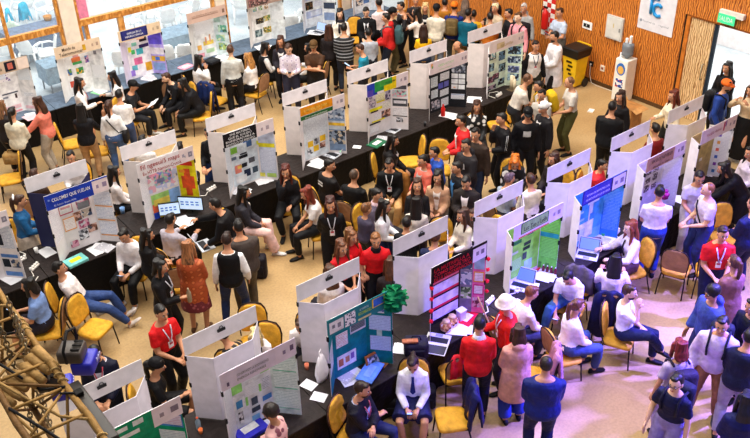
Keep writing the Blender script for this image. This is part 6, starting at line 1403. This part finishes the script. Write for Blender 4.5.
# pompoms
def pompom(c, r, col, label, group, parent=None):
    rng = random.Random(c[0]*9+c[2]); mb = MB()
    for i in range(46 if r > .1 else 14):
        d = V((rng.gauss(0, 1), rng.gauss(0, 1), rng.gauss(0, 1))).normalized(); e = V((rng.gauss(0, 1), rng.gauss(0, 1), rng.gauss(0, 1)))*.3
        a = d.cross(V((.3, .2, 1))).normalized(); w = r*.38
        mid = d*r*.55; tip = (d+e*.4).normalized()*r
        mb.add([d*r*.1, mid+a*w, tip+a*w*.5, tip-a*w*.5, mid-a*w], [(0, 1, 2, 3, 4)], col)
    mb.ell((0, 0, 0), (r*.75, r*.75, r*.75), col, None, 12, 8, lambda q: [x*(1+.15*math.sin(q[0]*90)*math.cos(q[2]*80+q[1]*50)) for x in q])
    return single(mb, 'pompom', label, 'pompom', c, 0, group)
pompom((BF[2]+1.02, 6.95, TZ+1.16), .19, '#0a7a4a', 'large shaggy green pompom on the teal board corner', None)
for side, xo in (('left', -.015), ('right', 1.035)):
    for j, z in enumerate((.42, .60, .80, .98)): pompom((BF[3]+xo, 6.97, TZ+z), .035, '#e01838', 'small red pompom on the %s edge of the black and pink board' % side, 'red pompoms on the %s edge of the black and pink board' % side)
# wooden stick held across the pink board
mb = MB(); a = at(478, 297, 1.35); b = at(493, 333, .80); mb.tube([a, b], .010, '#d8b07a', 6); single(mb, 'wooden_stick', 'thin wooden pointer stick held across the black and pink board', 'stick')
# magenta flower bunch at the brown titled board
mb = MB()
for k in range(9): mb.ell((.05*math.cos(k*2.4)*(k/9+.3), .05*math.sin(k*2.4)*(k/9+.3), .02+.012*k), (.045, .045, .04), 'fuzzy:#b0309a', None, 8, 6)
single(mb, 'flower_bunch', 'magenta flower bunch held before the brown titled board', 'flowers', at(664, 199, 1.0), 0, None, True)
# cardboard box near the dispenser
p = thing('cardboard_box', 'open cardboard box on the floor beside the puffer jacket', 'box', at(627, 126, .0), R_(0))
mb = MB(); mb.span((-.2, -.2, 0), (.2, .2, .5), '#b07a44'); mb.build('box_body', p); mb = MB(); mb.quad((-.2, -.2, .5), (.2, -.2, .5), (.22, -.34, .46), (-.22, -.34, .46), '#c08c54'); mb.quad((-.2, .2, .5), (.2, .2, .5), (.2, .3, .6), (-.2, .3, .6), '#c08c54'); mb.build('box_flaps', p)
mb = MB(); mb.box((0, 0, .01), (.16, .12, .02), 'paper:#f4f0ea'); single(mb, 'paper_scrap', 'white paper scrap lying on the floor by the timber wall', 'paper', at(591, 111, 0), .4)
# floor cable cover beside the front table
mb = MB(); mb.box((0, 0, .03), (.5, .16, .06), 'plastic:#c8ccd4', None, .01); single(mb, 'floor_box', 'grey floor box under the front edge of the left table', 'floor box', at(110, 308, 0), 0)
# ---------------------------------------------------------------- terrace beyond the glass
def plastic_chair(name, label):
    p = thing(name, label, 'chair', group='white plastic chairs beyond the glass'); W_ = 'plastic:#f4f8fa'
    mb = MB(); mb.rings([[V((x*k, y*k, z)) for x, y in ((-.22, -.21), (.22, -.21), (.24, .22), (-.24, .22))] for k, z in ((.96, .40), (1, .42), (1, .44), (.9, .445))], W_); mb.build('seat', p)
    mb = MB(); rows = []
    for z, w in ((.44, .20), (.55, .215), (.68, .215), (.80, .19), (.86, .12)):
        rows.append([V((w*math.cos(t), -.21-(z-.44)*.25-.015+.05*(math.cos(t)**2), z)) for t in [PI*i/8 for i in range(9)]])
    vs = [q for r in rows for q in r]; mb.add(vs, [(i*9+j, i*9+j+1, (i+1)*9+j+1, (i+1)*9+j) for i in range(4) for j in range(8)], W_)
    b = mb.build('backrest', p, True); b.modifiers.new('s', 'SOLIDIFY').thickness = .02
    for sg in (-1, 1):
        mb = MB(); mb.tube([(sg*.21, -.24, .60), (sg*.25, -.1, .64), (sg*.26, .12, .63), (sg*.25, .22, .56), (sg*.23, .2, .42)], [.02, .026, .026, .024, .02], W_, 6); mb.build('armrest', p, True)
    for x, y in ((-.2, .19), (.2, .19), (-.2, -.2), (.2, -.2)):
        mb = MB(); mb.tube([(x, y, .42), (x*1.25, y*1.25, 0)], [.034, .024], W_, 6); mb.build('leg', p, True)
    return p
spots = [(4, 16, 200, 'with turquoise straps behind the first window bar'), (24, 6, 150, 'at the top left, second from the corner'), (46, 8, 240, 'at the top of the left pane, near the pillar'), (6, 34, 30, 'left of the round terrace table'), (4, 52, 120, 'low in the left pane at the photo edge'), (30, 50, 80, 'nearest the glass left of the tan titled board'), (47, 52, 200, 'behind the tan titled board, left side'), (124, 62, 90, 'low between the tan titled and purple boards'), (131, 20, 230, 'above the purple board'), (153, 14, 200, 'above the gap right of the purple board'), (166, 20, 120, 'at the top of the gap before the pastel board'), (190, 10, 160, 'beside the pastel board title'), (168, 56, 95, 'nearest left of two backs beside the pastel board'), (187, 55, 95, 'nearest right of two backs beside the pastel board'), (241, 6, 100, 'at the top right of the empty terrace floor'), (206, 4, 200, 'behind the pastel board, far'), (291, 26, 95, 'left of the pair by the small photo board'), (305, 19, 95, 'right of the pair by the small photo board'), (133, 4, 170, 'at the far top edge of the second pane')]
c0 = None
for i, (x, y, a, l) in enumerate(spots):
    v = at(x, y, .45)
    lab = 'white plastic chair beyond the glass, '+l
    if c0 is None: c0 = plastic_chair('plastic_chair', lab); c0.location = (v.x, v.y, 0); c0.rotation_euler = (0, 0, facing(a))
    else: dup(c0, (v.x, v.y, 0), facing(a), lab)
def terrace_table(px, py, w, d, label, col='#6d7f98'):
    v = at(px, py, .72); p = thing('terrace_table', label, 'table', (v.x, v.y, 0))
    mb = MB(); mb.box((0, 0, .715), (w, d, .03), col, None, .01); mb.build('tabletop', p)
    mb = MB(); mb.rings([[V((x*w/2*k, y*d/2*k, z)) for x, y in ((-1, -1), (1, -1), (1, 1), (-1, 1))] for k, z in ((.995, .70), (1.0, .3))], col, False); mb.build('table_skirt', p)
    for sx in (-1, 1):
        for sy in (-1, 1):
            mb = MB(); mb.tube([(sx*w*.42, sy*d*.4, .7), (sx*w*.44, sy*d*.42, 0)], .02, 'metal:#9aa0a8', 6); mb.build('leg', p, True)
    return p
terrace_table(42, 27, 2.0, 1.0, 'blue grey clothed table with a bowl beyond the left pane')
terrace_table(176, 31, 1.5, .8, 'blue grey clothed table between the purple and pastel boards', '#8aa4b8')
terrace_table(60, 60, 1.0, .7, 'blue grey clothed table behind the tan titled board', '#8aa4b8')
cup(48, 20, 'brown basket bowl on the terrace table', '#c08a4a', .12, .12, z=.735, name='bowl')
mb = MB()
for k in range(7): mb.ell((.06*math.cos(k), .06*math.sin(k), .03+.01*(k % 3)), (.04, .04, .04), 'plastic:#d8c070', None, 8, 6)
v = at(13, 25, .46)
drape(22, 3, .85, 150, 'turquoise towel hung over a terrace chair', '#35b8dc', .3, .45, 'hanging_towel')
drape(7, 9, .85, 200, 'turquoise towel hung over the corner terrace chair', '#35b8dc', .3, .45, 'hanging_towel')
drape(12, 22, .80, 60, 'pale mint cloth heaped over a terrace chair', '#c8dccc', .44, .4, 'cloth')
p = thing('pink_banner_stand', 'pink roll-up banner standing beyond the door glass', 'banner', at(84, 20, 0), facing(265))
mb = MB(); mb.span((-.17, -.01, .05), (.17, .01, 1.7), '#f06a8a'); mb.build('banner_sheet', p); mb = MB(); mb.span((-.2, -.08, 0), (.2, .08, .05), 'metal:#b0b0b8'); mb.build('banner_base', p)
mb = MB(); mb.span((-1.2, -.4, 0), (1.2, .4, 1.0), 'board:#f4f6f8', .03)
single(mb, 'white_counter', 'white counter block beyond the door glass', 'counter', at(104, 9, 0), 0)

# ---------------------------------------------------------------- roof truss close to the camera
TRX, TRZ = 0, 0
def trp(px, py, z): return at(px, py, z)
zt = 4.3
a1 = trp(7, 302, zt); a2 = trp(103, 438, zt)       # upper chord, runs along the hall depth
dirY = V((0, 1, 0)); xU = (a1.x+a2.x)/2
WOODT = '#6e4e2a'; WOODT2 = '#97733f'
p = thing('hanging_truss', 'brown lattice roof truss wrapped in rope crossing the lower left corner', 'truss')
Y0, Y1 = a2.y-1.5, a1.y+3.0
def chord(x, z, r, nm, col=WOODT):
    mb = MB(); n = 26
    mb.tube([(x+.006*math.sin(i*2.1), Y0+(Y1-Y0)*i/n, z+.006*math.cos(i*1.7)) for i in range(n+1)], [r*(1+.12*math.sin(i*2.7)) for i in range(n+1)], col, 8); mb.build(nm, p, True)
DXT = .42
chord(xU, zt, .026, 'chord', WOODT2); chord(xU-DXT, zt+.02, .026, 'chord'); chord(xU-DXT*.5, zt-.38, .022, 'chord')
step = .36; k = 0; y = Y0
while y < Y1-step:
    for (xa, za, xb, zb) in ((xU, zt, xU-DXT*.5, zt-.38), (xU-DXT, zt+.02, xU-DXT*.5, zt-.38), (xU, zt, xU-DXT, zt+.02)):
        mb = MB(); s_ = k % 2
        mb.tube([(xa, y+(step if s_ else 0), za), ((xa+xb)/2, y+step/2, (za+zb)/2), (xb, y+(0 if s_ else step), zb)], .012, WOODT2 if k % 2 else WOODT, 6); mb.build('lattice_bar', p, True)
    mb = MB(); mb.tube([(xU, y, zt), (xU-DXT, y, zt+.02)], .012, WOODT2, 6); mb.build('cross_bar', p, True)
    y += step; k += 1
rng = random.Random(3)
for j in range(5):
    mb = MB()
    yy = Y0+1.4+j*.8+rng.uniform(-.1, .1)
    mb.tube([(xU+.032*math.cos(t), yy+.012*t, zt+.032*math.sin(t)) for t in [i*.7 for i in range(28)]], .007, '#b8975e', 5)
    mb.build('rope_lashing', p, True)
for j in range(9):
    mb = MB()
    yy = Y0+1.3+j*.42
    mb.tube([(xU-.02, yy, zt+.02), (xU-.14, yy+.25, zt-.12+.05*j % .1), (xU-DXT*.7, yy+.5, zt+.03), (xU-DXT, yy+.85, zt+.05)], .012, '#9a7a48' if j % 2 else '#1a1818', 6)
    mb.build('hanging_rope', p, True)
# folded cloth wrapped round the truss middle
c_ = trp(48, 372, zt-.05)
mb = MB()
for j in range(7): mb.tube([(xU+.03-.07*j*.9, c_.y+.03*math.sin(j*2)-.05, zt-.02-.02*j), (xU-.03-.07*j*.9, c_.y+.16+.04*math.cos(j), zt+.03-.03*j), (xU-.05-.06*j, c_.y+.34, zt-.08-.03*j)], [.03, .045, .02], '#a8834e', 8)
mb.build('cloth_wrap', p, True)
# chains
def chain(px, py, z0, z1, label, col='metal:#8a7a5c', sx=0.0, sy=0.0):
    v = trp(px, py, z0); mb = MB(); n = int((z0-z1)/.048)
    for i in range(n):
        c = V((v.x+sx*i/n, v.y+sy*i/n, z0-i*.048)); ax = V((1, 0, 0)) if i % 2 else V((0, 1, 0))
        mb.tube([c+ax*.018*math.cos(t)+V((0, 0, .034*math.sin(t))) for t in [2*PI*q/10 for q in range(11)]], .0065, col, 5)
    return single(mb, 'hanging_chain', label, 'chain', (0, 0, 0), 0, None, True)
chain(8, 300, 4.75, 2.75, 'steel hoist chain hanging down past the truss, outer strand')
chain(17, 318, 4.62, 2.70, 'steel hoist chain hanging down past the truss, inner strand', 'metal:#b0a284')
chain(2, 330, 4.5, 2.7, 'dark steel chain at the left photo edge', 'metal:#7a6c52')
# stage lamps on the truss
def lamp(px, py, z, rz, label):
    v = trp(px, py, z); p = thing('spotlight', label, 'stage light', v, rz)
    mb = MB(); mb.box((0, 0, 0), (.17, .19, .11), 'plastic:#4a4038', None, .02)
    for k in range(3): mb.box((-.05+k*.05, -.05, .067), (.02, .07, .006), '#1c1816')
    mb.build('lamp_housing', p, True)
    mb = MB(); mb.box((.02, -.07, -.12), (.20, .17, .12), 'plastic:#2f2fb4', None, .02)
    for k in range(3): mb.box((.04+k*.035, -.158, -.115), (.018, .006, .035), 'plastic:#c8c4f0')
    mb.build('lamp_barrel', p, True)
    mb = MB(); mb.ell((.03, -.06, -.172), (.068, .068, .01), 'glow:#6a4af0:1.5'); mb.build('lamp_lens', p, True)
    mb = MB(); mb.tube([(-.13, 0, 0), (-.14, 0, .12), (0, 0, .2), (.14, 0, .12), (.13, 0, 0)], .012, '#1c1a1a', 6); mb.build('yoke', p, True)
lamp(72, 352, 4.4, .9, 'dark stage light with a blue violet barrel clamped to the truss')
v = trp(93, 415, 4.25); p = thing('spotlight_bar', 'long dark LED light bar fixed along the truss', 'stage light', (v.x, v.y, v.z), 0)
mb = MB(); mb.box((0, 0, 0), (.10, .72, .12), 'plastic:#2e2824', None, .01); mb.build('bar_housing', p, True)
mb = MB(); mb.box((0, 0, -.062), (.07, .66, .006), 'plastic:#8890a8'); mb.build('bar_lens', p); mb = MB(); mb.box((-.01, .2, .07), (.06, .06, .05), '#151414', None, .006); mb.tube([(-.02, .2, .08), (-.12, .25, .1), (-.1, .35, .02)], .01, '#151414', 6); mb.build('clamp', p)
lamp(50, 380, 4.1, 1.2, 'second stage light half hidden inside the truss')

# ---------------------------------------------------------------- light
w = bpy.data.worlds.new('world'); bpy.context.scene.world = w; w.use_nodes = True
bg = w.node_tree.nodes['Background']; bg.inputs[0].default_value = (.93, .95, 1.0, 1); bg.inputs[1].default_value = .32
def area(name, loc, size, power, color, rot=(0, 0, 0), sy=None):
    l = bpy.data.lights.new(name, 'AREA'); l.energy = power; l.color = color; l.size = size
    if sy: l.shape = 'RECTANGLE'; l.size_y = sy
    o = bpy.data.objects.new(name, l); C.objects.link(o); o.location = loc; o.rotation_euler = rot; return o
def spot(name, loc, target, power, color, ang, blend=.5, size=.25):
    l = bpy.data.lights.new(name, 'SPOT'); l.energy = power; l.color = color; l.spot_size = R_(ang); l.spot_blend = blend; l.shadow_soft_size = size
    o = bpy.data.objects.new(name, l); C.objects.link(o); o.location = loc
    d = V(target)-V(loc); o.rotation_euler = d.to_track_quat('-Z', 'Y').to_euler(); return o
area('ceiling_light', (5, 15, 11), 6, 1050, (1, .93, .82), sy=5)
area('ceiling_light', (11, 12, 11), 6, 1230, (1, .93, .82), sy=6)
area('ceiling_light', (3, 8, 11), 5, 640, (1, .93, .84), sy=5)
area('ceiling_light', (8, 6, 11), 5, 500, (1, .92, .88), sy=4)
area('daylight', (8, 25, 9), 14, 1500, (.92, .97, 1), sy=8)
area('corridor_light', (18.4, 8, 4.1), 3, 400, (.95, .98, 1), sy=8)
pc = at(690, 385, 0)
spot('violet_spot', (15.2, 1.5, 7.5), (pc.x+.1, pc.y-.2, 0), 30000, (.17, .13, 1.0), 42, .9)
pc2 = at(560, 425, 0)
spot('violet_spot', (13.5, -1.5, 8.2), (pc2.x, pc2.y, 0), 9000, (.19, .14, 1.0), 26, .9)
spot('violet_spot', (4.5, -1.5, 8.5), (pc2.x-.6, pc2.y, 0), 1800, (.16, .12, 1.0), 40, .9)
pc3 = at(660, 330, 0)
spot('violet_spot', (pc3.x+1.0, pc3.y-2.5, 10.5), (pc3.x, pc3.y, 0), 9000, (.19, .14, 1.0), 44, .9)  # added overhead fill, spreads violet into the shadows left by the main spot
sc = bpy.context.scene
sc.view_settings.view_transform = 'Standard'; sc.view_settings.look = 'None'; sc.view_settings.exposure = 0.0; sc.view_settings.gamma = 1.0
sc.cycles.max_bounces = 5; sc.cycles.transparent_max_bounces = 10; sc.cycles.use_denoising = True
